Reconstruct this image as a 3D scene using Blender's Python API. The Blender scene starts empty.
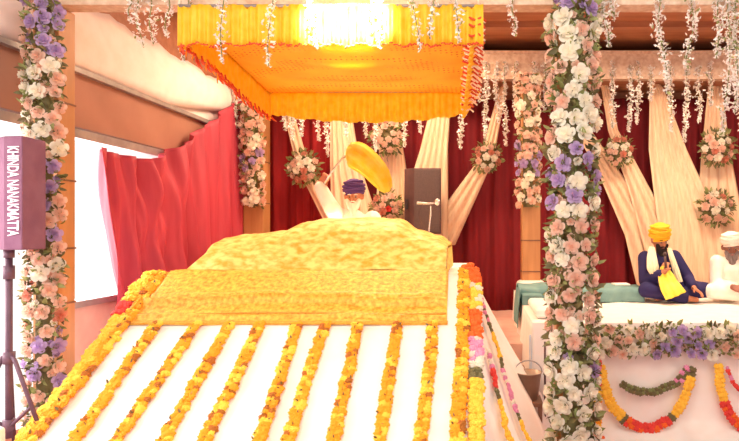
import bpy, math, random
from mathutils import Vector, Matrix, noise
C = bpy.context.scene
COL = C.collection
R = random.Random(7)
F, CX, CY, ZC = 600.0, 480.0, 230.0, 1.65       # focal length in pixels, vanishing point, eye height

# ------------------------------------------------------------------ camera, world, lights, exposure
cam = bpy.data.objects.new('camera', bpy.data.cameras.new('camera'))
COL.objects.link(cam); C.camera = cam
cam.location = (0, 0, ZC); cam.rotation_euler = (math.pi/2, 0, 0)
cam.data.sensor_width = 36; cam.data.lens = F/739*36
cam.data.shift_x = -(CX-369.5)/739; cam.data.shift_y = -(220.5-CY)/739
cam.data.clip_start = .05
w = bpy.data.worlds.new('world'); C.world = w; w.use_nodes = True
bg = w.node_tree.nodes['Background']
bg.inputs[0].default_value = (1, .93, .88, 1); bg.inputs[1].default_value = .95
def area(name, loc, rot, sx, sy, power, col):
    l = bpy.data.lights.new(name, 'AREA'); l.shape = 'RECTANGLE'; l.size = sx; l.size_y = sy
    l.energy = power; l.color = col
    o = bpy.data.objects.new(name, l); COL.objects.link(o); o.location = loc; o.rotation_euler = rot
    return o
area('window_daylight', (-4.3, 4.5, 2.2), (0, -math.pi/2, 0), 2.6, 6.0, 300, (1, .86, .88))
area('stage_fill', (-1.2, 6.6, 3.9), (0, 0, 0), 2.0, .5, 95, (1, .72, .48))  # added warm overhead fill for the stage, no fixture modelled
area('musician_fill', (2.4, 6.0, 3.9), (math.radians(-8), 0, 0), 1.6, .6, 100, (1, .76, .55))  # added fill that brightens the musicians' side
area('front_fill', (-.6, .8, 4.2), (math.radians(38), 0, 0), 4.0, 1.2, 70, (1, .88, .72))  # added fill from the front, above the viewer
sp = bpy.data.lights.new('valance_patch_spot', 'SPOT'); sp.energy = 22000; sp.spot_size = math.radians(9.5); sp.spot_blend = .35; sp.color = (1, .97, .9); sp.shadow_soft_size = .04  # added spot imitating a blown-out sun patch on the front valance
so = bpy.data.objects.new('valance_patch_spot', sp); COL.objects.link(so); so.location = (-.2, .6, 4.3)
so.rotation_euler = (Vector((-.82, 3.7, 2.93))-so.location).to_track_quat('-Z', 'Y').to_euler()
C.view_settings.view_transform = 'Standard'; C.view_settings.look = 'None'
C.view_settings.gamma = 1; C.view_settings.use_curve_mapping = False
C.view_settings.exposure = .45

# ------------------------------------------------------------------ materials
def lin(c):
    return tuple((v/255/12.92 if v <= 10 else ((v/255+.055)/1.055)**2.4) for v in c)+(1,)
MATS = {}
def mat(name, col, col2=None, rough=.8, scale=8, metal=0, bump=0, bscale=60, trans=0, kind='noise', stretch=(1, 1, 1), lo=.35, hi=.65, sheen=0):
    if name in MATS: return MATS[name]
    m = bpy.data.materials.new(name); m.use_nodes = True; n = m.node_tree.nodes; l = m.node_tree.links
    b = n['Principled BSDF']; b.inputs['Roughness'].default_value = rough; b.inputs['Metallic'].default_value = metal
    if sheen: b.inputs['Sheen Weight'].default_value = sheen
    tc = n.new('ShaderNodeTexCoord'); mp = n.new('ShaderNodeMapping'); mp.inputs['Scale'].default_value = stretch
    l.new(tc.outputs['Object'], mp.inputs[0])
    if kind == 'voronoi':
        t = n.new('ShaderNodeTexVoronoi'); out = t.outputs['Distance']
    elif kind == 'wave':
        t = n.new('ShaderNodeTexWave'); t.inputs['Distortion'].default_value = 3; out = t.outputs['Fac']
    else:
        t = n.new('ShaderNodeTexNoise'); t.inputs['Detail'].default_value = 4; out = t.outputs['Fac']
    t.inputs['Scale'].default_value = scale; l.new(mp.outputs[0], t.inputs['Vector'])
    r = n.new('ShaderNodeValToRGB'); r.color_ramp.elements[0].position = lo; r.color_ramp.elements[1].position = hi
    r.color_ramp.elements[0].color = lin(col); r.color_ramp.elements[1].color = lin(col2 or tuple(min(255, v*1.06+4) for v in col))
    l.new(out, r.inputs[0]); l.new(r.outputs[0], b.inputs['Base Color'])
    if bump:
        t2 = n.new('ShaderNodeTexNoise'); t2.inputs['Scale'].default_value = bscale; l.new(mp.outputs[0], t2.inputs['Vector'])
        bp = n.new('ShaderNodeBump'); bp.inputs['Strength'].default_value = bump; bp.inputs['Distance'].default_value = .01
        l.new(t2.outputs['Fac'], bp.inputs['Height']); l.new(bp.outputs[0], b.inputs['Normal'])
    if trans:
        tr = n.new('ShaderNodeBsdfTranslucent'); l.new(r.outputs[0], tr.inputs[0]); mx = n.new('ShaderNodeMixShader'); mx.inputs[0].default_value = trans
        l.new(b.outputs[0], mx.inputs[1]); l.new(tr.outputs[0], mx.inputs[2]); l.new(mx.outputs[0], n['Material Output'].inputs[0])
    MATS[name] = m
    return m
M_white = mat('white_cotton', (250, 236, 226), (254, 244, 236), bump=.12, bscale=9, scale=3)
M_sheet = mat('stage_sheet', (252, 238, 226), (254, 244, 234), bump=.1, bscale=6)
M_maroon = mat('maroon_velvet', (116, 12, 22), (134, 18, 28), rough=.85, scale=3, stretch=(4, 4, .4))
M_maroon_lit = mat('window_lit_maroon', (150, 16, 22), (168, 24, 28), rough=.85, scale=3, stretch=(4, 4, .4))  # the maroon curtain made redder, window light put into its colour
M_red = mat('red_satin', (184, 58, 76), (200, 74, 90), rough=.6, scale=2, stretch=(4, 4, .4), trans=.25)
M_ivory = mat('ivory_voile', (236, 196, 158), (246, 216, 182), rough=.8, scale=6, stretch=(6, 6, .5))
M_gold = mat('gold_brocade', (206, 138, 28), (248, 206, 84), rough=.5, scale=34, bump=.8, bscale=60, lo=.3, hi=.7)
M_cream = mat('cream_brocade', (226, 170, 52), (252, 224, 128), rough=.5, scale=22, stretch=(.6, 1, 1), bump=.6, bscale=46, lo=.35, hi=.6)
M_yellow = mat('yellow_satin', (254, 206, 40), (255, 220, 70), rough=.5, scale=14, trans=.4)
M_orange = mat('orange_cloth', (246, 158, 22), (250, 168, 34), rough=.7, scale=5, trans=.3)
M_wood = mat('post_wood', (182, 124, 74), (198, 140, 88), rough=.5, scale=3, stretch=(5, 5, .4))
M_panel = mat('brown_panel', (156, 96, 64), (176, 114, 80), rough=.6, scale=3, stretch=(.4, 4, 4))
M_tan = mat('tan_panel', (160, 108, 86), (172, 120, 98), rough=.7, scale=2)
M_pale = mat('white_wallcloth', (244, 226, 218), (250, 234, 228))
M_beige = mat('beige_beam', (206, 170, 142), (228, 202, 178), scale=22, rough=.7)
M_pink = mat('pink_plaster', (226, 176, 160), (234, 188, 172))
M_frame = mat('grey_metal', (150, 140, 136), (170, 160, 156), rough=.4, metal=.3)
M_floor = mat('red_carpet', (150, 44, 44), (166, 56, 52), scale=30, rough=.95)
M_plum = mat('plum_canvas', (126, 80, 104), (136, 92, 114), rough=.9, bump=.2, bscale=90)  # plum cover, its colour lightened for the pinkish haze near the window
M_letter = mat('pale_lettering', (250, 226, 230))
M_mauve = mat('dull_steel', (96, 66, 82), (110, 78, 94), rough=.5)
M_black = mat('black_plastic', (76, 50, 48), (92, 62, 58), rough=.6)
M_grille = mat('speaker_grille', (60, 44, 42), (88, 66, 62), rough=.6, scale=160, kind='voronoi', lo=.1, hi=.6)
M_steel = mat('steel', (214, 206, 200), (232, 226, 220), rough=.25, metal=.7)
M_mari = mat('marigold_orange', (246, 144, 14), (252, 172, 30), scale=40, rough=.8)
M_mari2 = mat('marigold_yellow', (253, 186, 36), (255, 212, 84), scale=40, rough=.8)
M_mari3 = mat('marigold_deep', (236, 92, 26), (244, 112, 36), scale=40, rough=.8)
M_mari4 = mat('marigold_rust', (150, 84, 20), (190, 112, 24), scale=50, rough=.8)
M_rw = mat('petal_white', (252, 244, 222), (255, 250, 238), scale=20, trans=.45)
M_rp = mat('petal_peach', (242, 198, 176), (250, 220, 200), scale=20, trans=.45)
M_rl = mat('petal_lilac', (192, 160, 208), (214, 190, 226), scale=20, trans=.45)
M_rc = mat('petal_coral', (214, 128, 104), (236, 172, 146), scale=20, trans=.45)
M_rr = mat('petal_red', (222, 50, 46), (236, 80, 66), scale=20)
M_pinkf = mat('petal_pink', (220, 120, 160), (236, 160, 186), scale=30)
M_leaf = mat('leaf_green', (118, 124, 66), (170, 174, 112), scale=14, rough=.6, trans=.3)
M_leaf2 = mat('leaf_dark', (92, 84, 50), (128, 116, 70), scale=14, rough=.6)
M_wist = mat('wisteria_petal', (254, 240, 230), (255, 250, 244), scale=30, trans=.2)
M_skin = mat('skin', (186, 116, 82), (200, 130, 94), rough=.6)
M_skin2 = mat('skin_deep', (138, 84, 66), (152, 96, 76), rough=.6)
M_navy = mat('navy_cloth', (30, 20, 74), (42, 30, 90), rough=.8, scale=5)
M_purple = mat('indigo_turban', (70, 36, 96), (86, 48, 112), rough=.8, stretch=(2, 2, 18), scale=3)
M_safron = mat('saffron_turban', (250, 176, 18), (255, 196, 40), rough=.7, stretch=(2, 2, 18), scale=3)
M_wturb = mat('white_turban', (250, 240, 226), (240, 224, 206), rough=.8, stretch=(2, 2, 18), scale=3)
M_robe = mat('white_robe', (250, 238, 222), (254, 246, 234), bump=.2, bscale=14)
M_bblack = mat('black_beard', (26, 16, 16), (44, 28, 26), scale=60, stretch=(1, 1, .3))
M_bwhite = mat('white_beard', (240, 226, 206), (252, 242, 226), scale=60, stretch=(1, 1, .3))
M_bgrey = mat('grey_beard', (110, 92, 88), (150, 132, 126), scale=60, stretch=(1, 1, .3))
M_eye = mat('eye_dark', (30, 18, 18))
M_eyew = mat('eye_white', (150, 120, 104))
M_lip = mat('lip', (160, 84, 72))
M_teal = mat('teal_cloth', (104, 142, 138), (124, 160, 154), rough=.8, bump=.2, bscale=10)
M_brown = mat('brown_wood', (112, 72, 52), (130, 88, 64), rough=.6)

def dotted(name, base, dot, scale, rough=.7, trans=.3):
    m = mat(name, base, rough=rough, scale=4, trans=trans); n = m.node_tree.nodes; l = m.node_tree.links
    rp = next(x for x in n if x.type == 'VALTORGB'); tc = next(x for x in n if x.type == 'TEX_COORD')
    v = n.new('ShaderNodeTexVoronoi'); v.inputs['Scale'].default_value = scale; v.inputs['Randomness'].default_value = .15
    l.new(tc.outputs['Object'], v.inputs['Vector'])
    lt = n.new('ShaderNodeMath'); lt.operation = 'LESS_THAN'; lt.inputs[1].default_value = .24; l.new(v.outputs['Distance'], lt.inputs[0])
    mx = n.new('ShaderNodeMixRGB'); l.new(lt.outputs[0], mx.inputs[0]); l.new(rp.outputs[0], mx.inputs[1]); mx.inputs[2].default_value = lin(dot)
    for b in n:
        if b.type == 'BSDF_PRINCIPLED': l.new(mx.outputs[0], b.inputs['Base Color'])
        if b.type == 'BSDF_TRANSLUCENT': l.new(mx.outputs[0], b.inputs[0])
    return m
M_under = dotted('canopy_lining', (255, 190, 56), (216, 134, 34), 26)

# ------------------------------------------------------------------ builders
def P(px, py, Y): return Vector(((px-CX)/F*Y, Y, ZC+(CY-py)/F*Y))
def tag(o, label=None, cat=None, group=None, kind=None):
    if label: o['label'] = label
    if cat: o['category'] = cat
    if group: o['group'] = group
    if kind: o['kind'] = kind
    return o
def root(name, loc, label, cat, group=None):
    o = bpy.data.objects.new(name, None); COL.objects.link(o); o.location = loc; o.empty_display_size = .1
    return tag(o, label, cat, group)
def wloc(o):
    v = Vector((0, 0, 0))
    while o: v += o.location; o = o.parent
    return v
def obj(name, verts, faces, m, parent=None, smooth=True, solid=0, kind=None):
    vs = [Vector(v) for v in verts]
    lo = Vector((min(v[i] for v in vs) for i in range(3))); hi = Vector((max(v[i] for v in vs) for i in range(3))); c = (lo+hi)/2
    me = bpy.data.meshes.new(name); me.from_pydata([v-c for v in vs], [], faces); me.update()
    me.materials.append(m)
    if smooth: me.polygons.foreach_set('use_smooth', [True]*len(me.polygons))
    o = bpy.data.objects.new(name, me); COL.objects.link(o)
    o.parent = parent; o.location = c-(wloc(parent) if parent else Vector((0, 0, 0)))
    if solid:
        s = o.modifiers.new('thickness', 'SOLIDIFY'); s.thickness = solid; s.offset = 0
    if kind: o['kind'] = kind
    return o
def inst(name, me, loc, rot, sc, parent, m=None):
    o = bpy.data.objects.new(name, me); COL.objects.link(o); o.parent = parent
    o.location = Vector(loc)-wloc(parent); o.rotation_euler = rot; o.scale = (sc,)*3 if not hasattr(sc, '__len__') else sc
    return o
class MB:
    def __init__(s): s.v = []; s.f = []
    def add(s, v, f):
        n = len(s.v); s.v += [Vector(a) for a in v]; s.f += [tuple(i+n for i in q) for q in f]; return s
    def box(s, x0, x1, y0, y1, z0, z1):
        return s.add([(x, y, z) for x in (x0, x1) for y in (y0, y1) for z in (z0, z1)],
                     [(0, 1, 3, 2), (4, 6, 7, 5), (0, 4, 5, 1), (2, 3, 7, 6), (0, 2, 6, 4), (1, 5, 7, 3)])
    def prism(s, pts, z0, z1):
        n = len(pts); v = [(x, y, z0) for x, y in pts]+[(x, y, z1) for x, y in pts]
        return s.add(v, [tuple(range(n))[::-1], tuple(range(n, 2*n))]+[(i, (i+1) % n, n+(i+1) % n, n+i) for i in range(n)])
    def tube(s, pts, r, n=8):
        pts = [Vector(p) for p in pts]; rs = r if hasattr(r, '__len__') else [r]*len(pts); v = []
        for i, p in enumerate(pts):
            d = (pts[min(i+1, len(pts)-1)]-pts[max(i-1, 0)]).normalized()
            a = d.cross(Vector((0, 0, 1)) if abs(d.z) < .9 else Vector((1, 0, 0))).normalized(); b = d.cross(a)
            v += [p+(a*math.cos(t)+b*math.sin(t))*rs[i] for t in [2*math.pi*k/n for k in range(n)]]
        f = [(i*n+k, i*n+(k+1) % n, (i+1)*n+(k+1) % n, (i+1)*n+k) for i in range(len(pts)-1) for k in range(n)]
        f += [tuple(range(n))[::-1], tuple(range((len(pts)-1)*n, len(pts)*n))]
        return s.add(v, f)
    def ball(s, c, r, n=10, m=6, wob=0):
        r = Vector(r) if hasattr(r, '__len__') else Vector((r, r, r)); c = Vector(c); v = [c+Vector((0, 0, r.z))]
        for i in range(1, m):
            for k in range(n):
                a = math.pi*i/m; t = 2*math.pi*k/n; q = 1+wob*(R.random()-.5)
                v.append(c+Vector((r.x*math.sin(a)*math.cos(t)*q, r.y*math.sin(a)*math.sin(t)*q, r.z*math.cos(a)*q)))
        v.append(c-Vector((0, 0, r.z))); L = len(v)-1
        f = [(0, 1+k, 1+(k+1) % n) for k in range(n)]+[(L, L-n+(k+1) % n, L-n+k) for k in range(n)]
        f += [(1+(i-1)*n+k, 1+i*n+k, 1+i*n+(k+1) % n, 1+(i-1)*n+(k+1) % n) for i in range(1, m-1) for k in range(n)]
        return s.add(v, f)
    def build(s, name, m, parent=None, smooth=False, **k): return obj(name, s.v, s.f, m, parent, smooth, **k)
def grid(name, fn, nu, nv, m, parent=None, solid=.006, kind=None):
    v = [fn(i/nu, j/nv) for j in range(nv+1) for i in range(nu+1)]
    f = [(j*(nu+1)+i, j*(nu+1)+i+1, (j+1)*(nu+1)+i+1, (j+1)*(nu+1)+i) for j in range(nv) for i in range(nu)]
    return obj(name, v, f, m, parent, True, solid, kind)
def bev(o, w=.01, seg=2):
    b = o.modifiers.new('bevel', 'BEVEL'); b.width = w; b.segments = seg; return o
def lerp(pts, t):
    n = len(pts)-1; x = min(max(t*n, 0), n-1e-6); i = int(x); a, b = pts[i], pts[i+1]; k = x-i
    return tuple(p+(q-p)*k for p, q in zip(a, b)) if hasattr(a, '__len__') else a+(b-a)*k
def smooth_path(pts, n):
    """Catmull-Rom through the points"""
    pts = [Vector(p) for p in pts]; out = []; L = len(pts)-1
    for j in range(n+1):
        x = min(j/n*L, L-1e-6); i = int(x); t = x-i
        p0, p1, p2, p3 = pts[max(i-1, 0)], pts[i], pts[i+1], pts[min(i+2, L)]
        out.append(.5*((2*p1)+(p2-p0)*t+(2*p0-5*p1+4*p2-p3)*t*t+(3*p1-p0-3*p2+p3)*t**3))
    return out
def at_len(path, step):
    """points spaced evenly along a path, with directions"""
    res = []; d = 0; nxt = 0
    for a, b in zip(path, path[1:]):
        L = (b-a).length
        while nxt <= d+L and L > 0:
            res.append((a+(b-a)*((nxt-d)/L), (b-a).normalized())); nxt += step
        d += L
    return res

# flower meshes
def flower_mesh(name, m, kind):
    v = []; f = []; rr = random.Random(hash(kind) % 7 + 3)
    def petal(ang, half, rad, h0, h1, flare):
        n0 = len(v); nx, ny = 6, 4
        for j in range(ny+1):
            for i in range(nx+1):
                q = (i/nx-.5)*2; t = j/ny; te = t*(1-.34*abs(q)**3)
                r_ = rad*(math.sin(te*1.9)**.6 if te > 0 else 0)*(1+.14*q)+flare*max(0, te-.55)
                z = h0+(h1-h0)*te-flare*.7*max(0, te-.75)
                A = ang+q*half*(.55+.45*math.sin(te*2.2))
                v.append(Vector((math.cos(A)*r_, math.sin(A)*r_, z)))
        for j in range(ny):
            for i in range(nx):
                a = n0+j*(nx+1)+i; f.append((a, a+1, a+nx+2, a+nx+1))
    for ring, (cnt, half, rad, h0, h1, fl) in enumerate([(2, 1.5, .16, .1, .66, .0), (3, 1.05, .34, .0, .62, .15), (4, .8, .52, -.1, .46, .45), (5, .68, .66, -.25, .2, .95)]):
        for k in range(cnt): petal(2*math.pi*k/cnt+ring*.9, half, rad, h0, h1, fl)
    z0 = -.1
    me = bpy.data.meshes.new(name); me.from_pydata([(a-Vector((0, 0, z0)))for a in v], [], f); me.materials.append(m)
    me.polygons.foreach_set('use_smooth', [True]*len(f)); return me
def filler(name, parts, m, parent):
    """many small blossoms behind the counted roses, one mesh"""
    src = ROSE['w']; sv = [x.co.copy() for x in src.vertices]; sf = [tuple(p.vertices) for p in src.polygons]; mb = MB()
    for p, o, sc in parts:
        q = o.to_track_quat('Z', 'Y'); mb.add([p+q @ (x*sc) for x in sv], sf)
    return mb.build(name, m, parent, smooth=True, kind='stuff')
def mari_mesh(name, m, seed):
    """ruffled marigold head: tiers of short frilled petals round a dome; local z is the face"""
    rr = random.Random(seed); v = []; f = []
    n = 14; rows = [(0, .62), (.32, .56), (.6, .5), (.82, .34), (.98, .14), (1.02, -.08), (.9, -.3), (.6, -.45), (0, -.5)]
    for i, (r, z) in enumerate(rows):
        for k in range(n):
            t = 2*math.pi*(k+.5*(i % 2))/n; q = 1+(.22 if (k+i) % 2 else -.12)+rr.uniform(-.08, .08)
            v.append((r*q*math.cos(t), r*q*math.sin(t), z*(1+rr.uniform(-.12, .12))))
    f = [(i*n+k, (i+1)*n+k, (i+1)*n+(k+1) % n, i*n+(k+1) % n) for i in range(len(rows)-1) for k in range(n)]
    me = bpy.data.meshes.new(name); me.from_pydata(v, [], f); me.materials.append(m); return me
ROSE = {k: flower_mesh('rose_'+k, m, 'rose') for k, m in dict(w=M_rw, p=M_rp, l=M_rl, c=M_rc, r=M_rr).items()}
MARI = {k: [mari_mesh('marigold_'+k+str(i), m, i) for i in range(2)] for k, m in dict(o=M_mari, y=M_mari2, d=M_mari3, b=M_mari4, r=M_rr, k=M_pinkf, g=M_leaf2, w=M_rw, G=M_leaf).items()}
KIND = dict(o='marigold', y='marigold', d='marigold', b='marigold', r='red_blossom', k='pink_blossom', g='leaf_knot', w='white_blossom', G='leaf_knot')
def leaves_mb(pts, size, rr):
    """pts: (position, outward); one curved leaf per point"""
    mb = MB()
    for p, o in pts:
        d = (o+Vector((rr.uniform(-1, 1), rr.uniform(-1, 1), rr.uniform(-1, 1)))*.8).normalized()
        s = d.cross(Vector((rr.uniform(-1, 1), rr.uniform(-1, 1), rr.uniform(-1, 1)))).normalized(); u = d.cross(s); L = size*rr.uniform(.7, 1.3); W = L*.22
        v = [p, p+d*L*.35+s*W+u*.1*L, p+d*L*.4+u*.0*L, p+d*L*.35-s*W+u*.1*L, p+d*L*.75+s*W*.7-u*.02*L, p+d*L*.78-u*.08*L, p+d*L*.75-s*W*.7-u*.02*L, p+d*L-u*.2*L]
        mb.add(v, [(0, 1, 2), (0, 2, 3), (1, 4, 5, 2), (2, 5, 6, 3), (4, 7, 5), (5, 7, 6)])
    return mb

# ------------------------------------------------------------------ the setting
S = lambda o: tag(o, kind='structure')
def sbox(name, m, *a): return S(MB().box(*a).build(name, m))
XL = -3.13
sbox('floor', M_floor, -3.28, 4.7, 1.2, 8.4, -.1, 0)
sbox('ceiling', M_panel, -3.3, 4.7, 3.2, 8.4, 4.0, 4.12)
sbox('wall_back', M_panel, -3.3, 4.7, 8.25, 8.4, 0, 4.0)
sbox('wall_right', M_tan, 4.6, 4.75, 1.2, 8.4, 0, 4.0)
wl = MB(); wl.box(XL-.15, XL, 4.45, 8.25, 0, 1.05); wl.box(XL-.15, XL, 1.6, 4.45, 0, .3)
S(wl.build('wall_left', M_pink))
sbox('wall_left_upper', M_tan, XL-.15, XL, 1.6, 8.25, 2.45, 2.92)
sbox('wall_left_top', M_panel, XL-.15, XL, 1.6, 8.25, 3.42, 4.0)
def cove(u, v):
    Y = 1.6+(8.2-1.6)*u; zb = 2.9 if Y < 6.0 else 2.9+.32*((Y-6.0)/2.2); zt = 3.42+.02*math.sin(Y*9)+.012*math.sin(Y*23)
    return (XL+.02+.05*math.sin(math.pi*v), Y, zb+(zt-zb)*v)
S(grid('trim_1', cove, 60, 6, M_pale, solid=.03))
sbox('wall_left_band', M_pale, XL-.15, XL-.02, 1.6, 8.25, 2.92, 3.42)
tr = MB()
tr.box(XL-.01, XL+.05, 1.6, 7.2, 2.86, 2.9); S(tr.build('trim_2', M_frame))
wf = MB(); wf.box(XL-.1, XL+.03, 1.6, 7.9, 2.36, 2.43)
for y in (1.7, 3.3, 4.45, 6.1, 7.8): wf.box(XL-.08, XL-.03, y-.03, y+.03, 1.05, 2.4)
wf.box(XL-.12, XL+.04, 4.45, 8.2, 1.05, 1.1)
S(wf.build('window_1', M_frame))
def wframe(u, v): return (0, 0, 0)
# joists on the ceiling and the pale crossbeam
for i, y in enumerate((5.0, 5.9, 6.75)):
    sbox('trim_%d' % (3+i), M_panel, -3.1, 4.6, y, y+.09, 3.93, 4.0)
bm_ = sbox('trim_6', M_beige, -3.1, 4.6, 7.4, 7.56, 3.525, 3.845)
sbox('trim_7', M_beige, -3.1, 4.6, 7.385, 7.4, 3.82, 3.86)
sbox('trim_8', M_beige, -3.1, 4.6, 7.385, 7.4, 3.51, 3.55)
sbox('trim_10', M_panel, -3.1, 4.6, 7.56, 8.25, 3.54, 3.6)
# dais behind everything
dais = sbox('trim_9', M_pink, -3.05, 4.5, 5.75, 8.2, 0, .56)

# ------------------------------------------------------------------ wooden frame of the palki: four posts and the front beam
def post(label, cx, cy, w, ztop, z0=0):
    r = root('wooden_post', (cx, cy, z0), label, 'post', 'posts round the stage')
    bev(MB().box(cx-w/2, cx+w/2, cy-w/2, cy+w/2, z0, ztop).build('shaft', M_wood, r), .008)
    for z in (1.15, 1.52, 1.98, 2.5):
        MB().box(cx-w/2-.004, cx+w/2+.004, cy-w/2-.004, cy+w/2+.004, z, z+.012).build('joint_band', M_brown, r)
    return r
XLP, XRP = -2.88, .60
post('pale wooden post behind the plum speaker, wrapped in flowers down its whole front', XLP, 4.06, .17, 3.14)
post('wooden post almost hidden by the white, peach and lilac flower column beside the musicians', XRP-.02, 4.08, .14, 3.14)
post('orange wooden post at the back where the red side curtain ends', P(257, 0, 7.6).x, 7.6, .25, 3.52, .56)
post('orange wooden post against the maroon curtain, between main altar and musicians', P(528, 0, 7.6).x, 7.25, .22, 3.52, .56)
b = MB().box(XLP-.1, 2.9, 3.98, 4.12, 3.145, 3.34).build('crossbeam', M_beige)
tag(b, 'pale crossbeam above the front of the yellow canopy, white blossom strands hanging from it', 'beam')
for o in [MB().box(2.9, 3.02, 3.99, 4.11, 0, 3.34).build('wooden_post', M_wood)]:
    tag(o, 'wooden post at the far end of the pale crossbeam, beyond the musicians', 'post', 'posts round the stage')

# ------------------------------------------------------------------ curtains
def curtain(name, label, m, x0, x1, y, z0, zt, pl, amp=.035, group=None, seed=1):
    def f(u, v):
        x = x0+(x1-x0)*u; z = z0+((zt(u) if callable(zt) else zt)-z0)*v
        d = amp*(math.sin(x*pl+1.3*math.sin(x*2.1+seed))+.4*math.sin(x*pl*2.3+v*1.5))
        return (x, y+d, z)
    o = grid('curtain', f, int(abs(x1-x0)*60), 8, m, solid=.006); return tag(o, label, 'curtain', group)
curtain('curtain', 'window-lit maroon curtain panel behind the officiant, beside the back post', M_maroon_lit, -3.08, -1.72, 8.1, .56, 3.42, 26, group='backdrop curtains', seed=2)
curtain('curtain', 'maroon curtain panel behind the black speaker and the microphone', M_maroon, -1.76, .62, 8.14, .56, 3.42, 22, group='backdrop curtains', seed=3)
curtain('curtain', 'maroon curtain panel behind the two seated musicians', M_maroon, .6, 4.5, 8.1, .56, 3.42, 22, group='backdrop curtains', seed=5)
TOPC = [(97, 147), (125, 156), (150, 159), (178, 147), (205, 126), (232, 104), (262, 92)]
def redc(u, v):
    px, py = lerp(TOPC, u); X = XL+.13
    Y = -X*F/(CX-px); zt = ZC+(CY-py)/F*Y; z0 = .98
    z = z0+(zt-z0)*v
    pull = (1-u)**2*(1-v)**1.4
    Y += pull*.2
    fold = .06*math.sin(u*40+2.2*math.sin(v*2+u*3))*(.35+.65*math.sin(math.pi*min(1, u*1.3+.1)))+.028*math.sin(u*88+1.5*math.sin(v*3+u*9))+.01*math.sin(u*190+v*3)
    diag = .03*math.sin((u*1.6+(1-v)*.55)*22)*math.exp(-((u-.35)/.22)**2)
    return (X+fold+diag+.03*(1-v), Y, z)
tag(grid('curtain', redc, 150, 30, M_red, solid=.005), 'bright red satin curtain swagged over the windows by the daylight', 'curtain', 'window curtains')

# ivory drapes fanned over the backdrop
def ribbon(label, pts, Y, group, pl=4):
    """pts: (px, py, width px) from top to bottom"""
    def f(u, v):
        px, py, wd = lerp(pts, v); x = px+(u-.5)*wd; p = P(x, py, Y); p.z = min(p.z, 3.545)
        p.y += .022*math.sin(u*pl*2*math.pi+v*.8)*min(1, wd/26)+.02*math.sin(u*math.pi)*-1
        return p
    # world coordinates at the depth where each drape hangs
    tag(grid('ivory_drape', f, 36, 24, M_ivory, solid=.004), label, 'drape', group)
G1 = 'ivory drapes fanned behind the altar'; G2 = 'ivory drapes fanned behind the musicians'
ribbon('narrow ivory drape slanting down through the round bouquet on the window-lit maroon curtain', [(279, 78, 8), (303, 166, 13), (345, 240, 24)], 7.9, G1, 2)
ribbon('wide pleated ivory drape rising straight behind the indigo turban', [(338, 78, 16), (345, 165, 30), (360, 250, 56)], 7.82, G1, 5)
ribbon('ivory drape hanging behind the yellow plume', [(384, 78, 14), (392, 160, 26), (394, 250, 44)], 7.92, G1, 4)
ribbon('pleated ivory drape running down behind the black speaker', [(445, 78, 14), (434, 150, 28), (418, 250, 60)], 7.84, G1, 5)
ribbon('narrow ivory drape slanting from the back post through a bouquet to the black speaker', [(505, 78, 6), (487, 158, 14), (435, 245, 40)], 7.93, G1, 3)
ribbon('thin ivory drape beside the flower column, knotted with the coral bouquet', [(603, 76, 7), (613, 130, 10), (640, 190, 22), (690, 306, 60)], 7.86, G2, 3)
ribbon('ivory drape slanting out from behind the flower column towards the saffron turban', [(548, 78, 14), (605, 165, 20), (645, 235, 40), (672, 306, 60)], 7.92, G2, 3)
ribbon('widest ivory drape, spreading behind the musician in navy', [(655, 80, 10), (668, 150, 38), (690, 225, 64), (702, 306, 84)], 7.8, G2, 6)
ribbon('ivory drape carrying two bouquets above the white turban', [(715, 78, 12), (716, 150, 28), (720, 215, 46), (728, 306, 70)], 7.9, G2, 4)
ribbon('ivory drape at the musicians\' far side, beyond the one with two bouquets', [(800, 78, 12), (775, 180, 40), (750, 306, 70)], 7.84, G2, 4)

# ------------------------------------------------------------------ yellow canopy
YC1, YC2, XC0, XC1 = 3.7, 5.3, -1.86, 0.02
can = root('canopy', (-.93, 4.5, 3.0), 'yellow fabric canopy with frilled edges hung over the altar', 'canopy')
def roofz(y): return 3.02-.16*(y-YC1)/(YC2-YC1)
def roof(u, v):
    x = XC0+(XC1-.04-XC0)*u; y = YC1+(YC2-YC1)*v
    return (x, y, roofz(y)-.05*math.sin(math.pi*u)*math.sin(math.pi*v)-.012*math.sin(v*30)*math.sin(math.pi*u))
grid('lining', roof, 60, 50, M_under, can, solid=.008)
def val_front(u, v):
    x = XC0+(XC1-XC0)*u; z = 3.035-(.25+.008*math.sin(u*70))*v
    return (x, YC1-.01+.014*math.sin(u*230)*(.35+.65*v)+.01*math.sin(u*61), z)
grid('front_valance', val_front, 420, 5, M_yellow, can, solid=.003)
def val_back(u, v):
    x = XC0+(XC1-.13-XC0)*u; dip = .085*math.sin(math.pi*u)**.7
    z = 2.87-(.185+.008*math.sin(u*50)+dip)*v
    return (x, YC2+.016*math.sin(u*190)*(.2+.8*v), z)
grid('back_valance', val_back, 380, 5, M_yellow, can, solid=.003)
def val_left(u, v):
    y = YC1+(YC2-YC1)*u; z = roofz(y)+.01-(.24+.008*math.sin(u*60)-.02*math.sin(math.pi*u))*v
    return (XC0+.012*math.sin(u*160)*(.3+.7*v)+.02*v*math.sin(u*7), y, z)
grid('side_valance', val_left, 300, 5, M_yellow, can, solid=.003)
def val_right(u, v):
    y = YC1+(YC2-YC1)*u; z = roofz(y)+.01-(.235+.008*math.sin(u*60))*v
    return (XC1-.02-(.05+.1*u)*v+.012*math.sin(u*160)*(.3+.7*v), y, z)
grid('side_valance', val_right, 300, 5, M_yellow, can, solid=.003)
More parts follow.
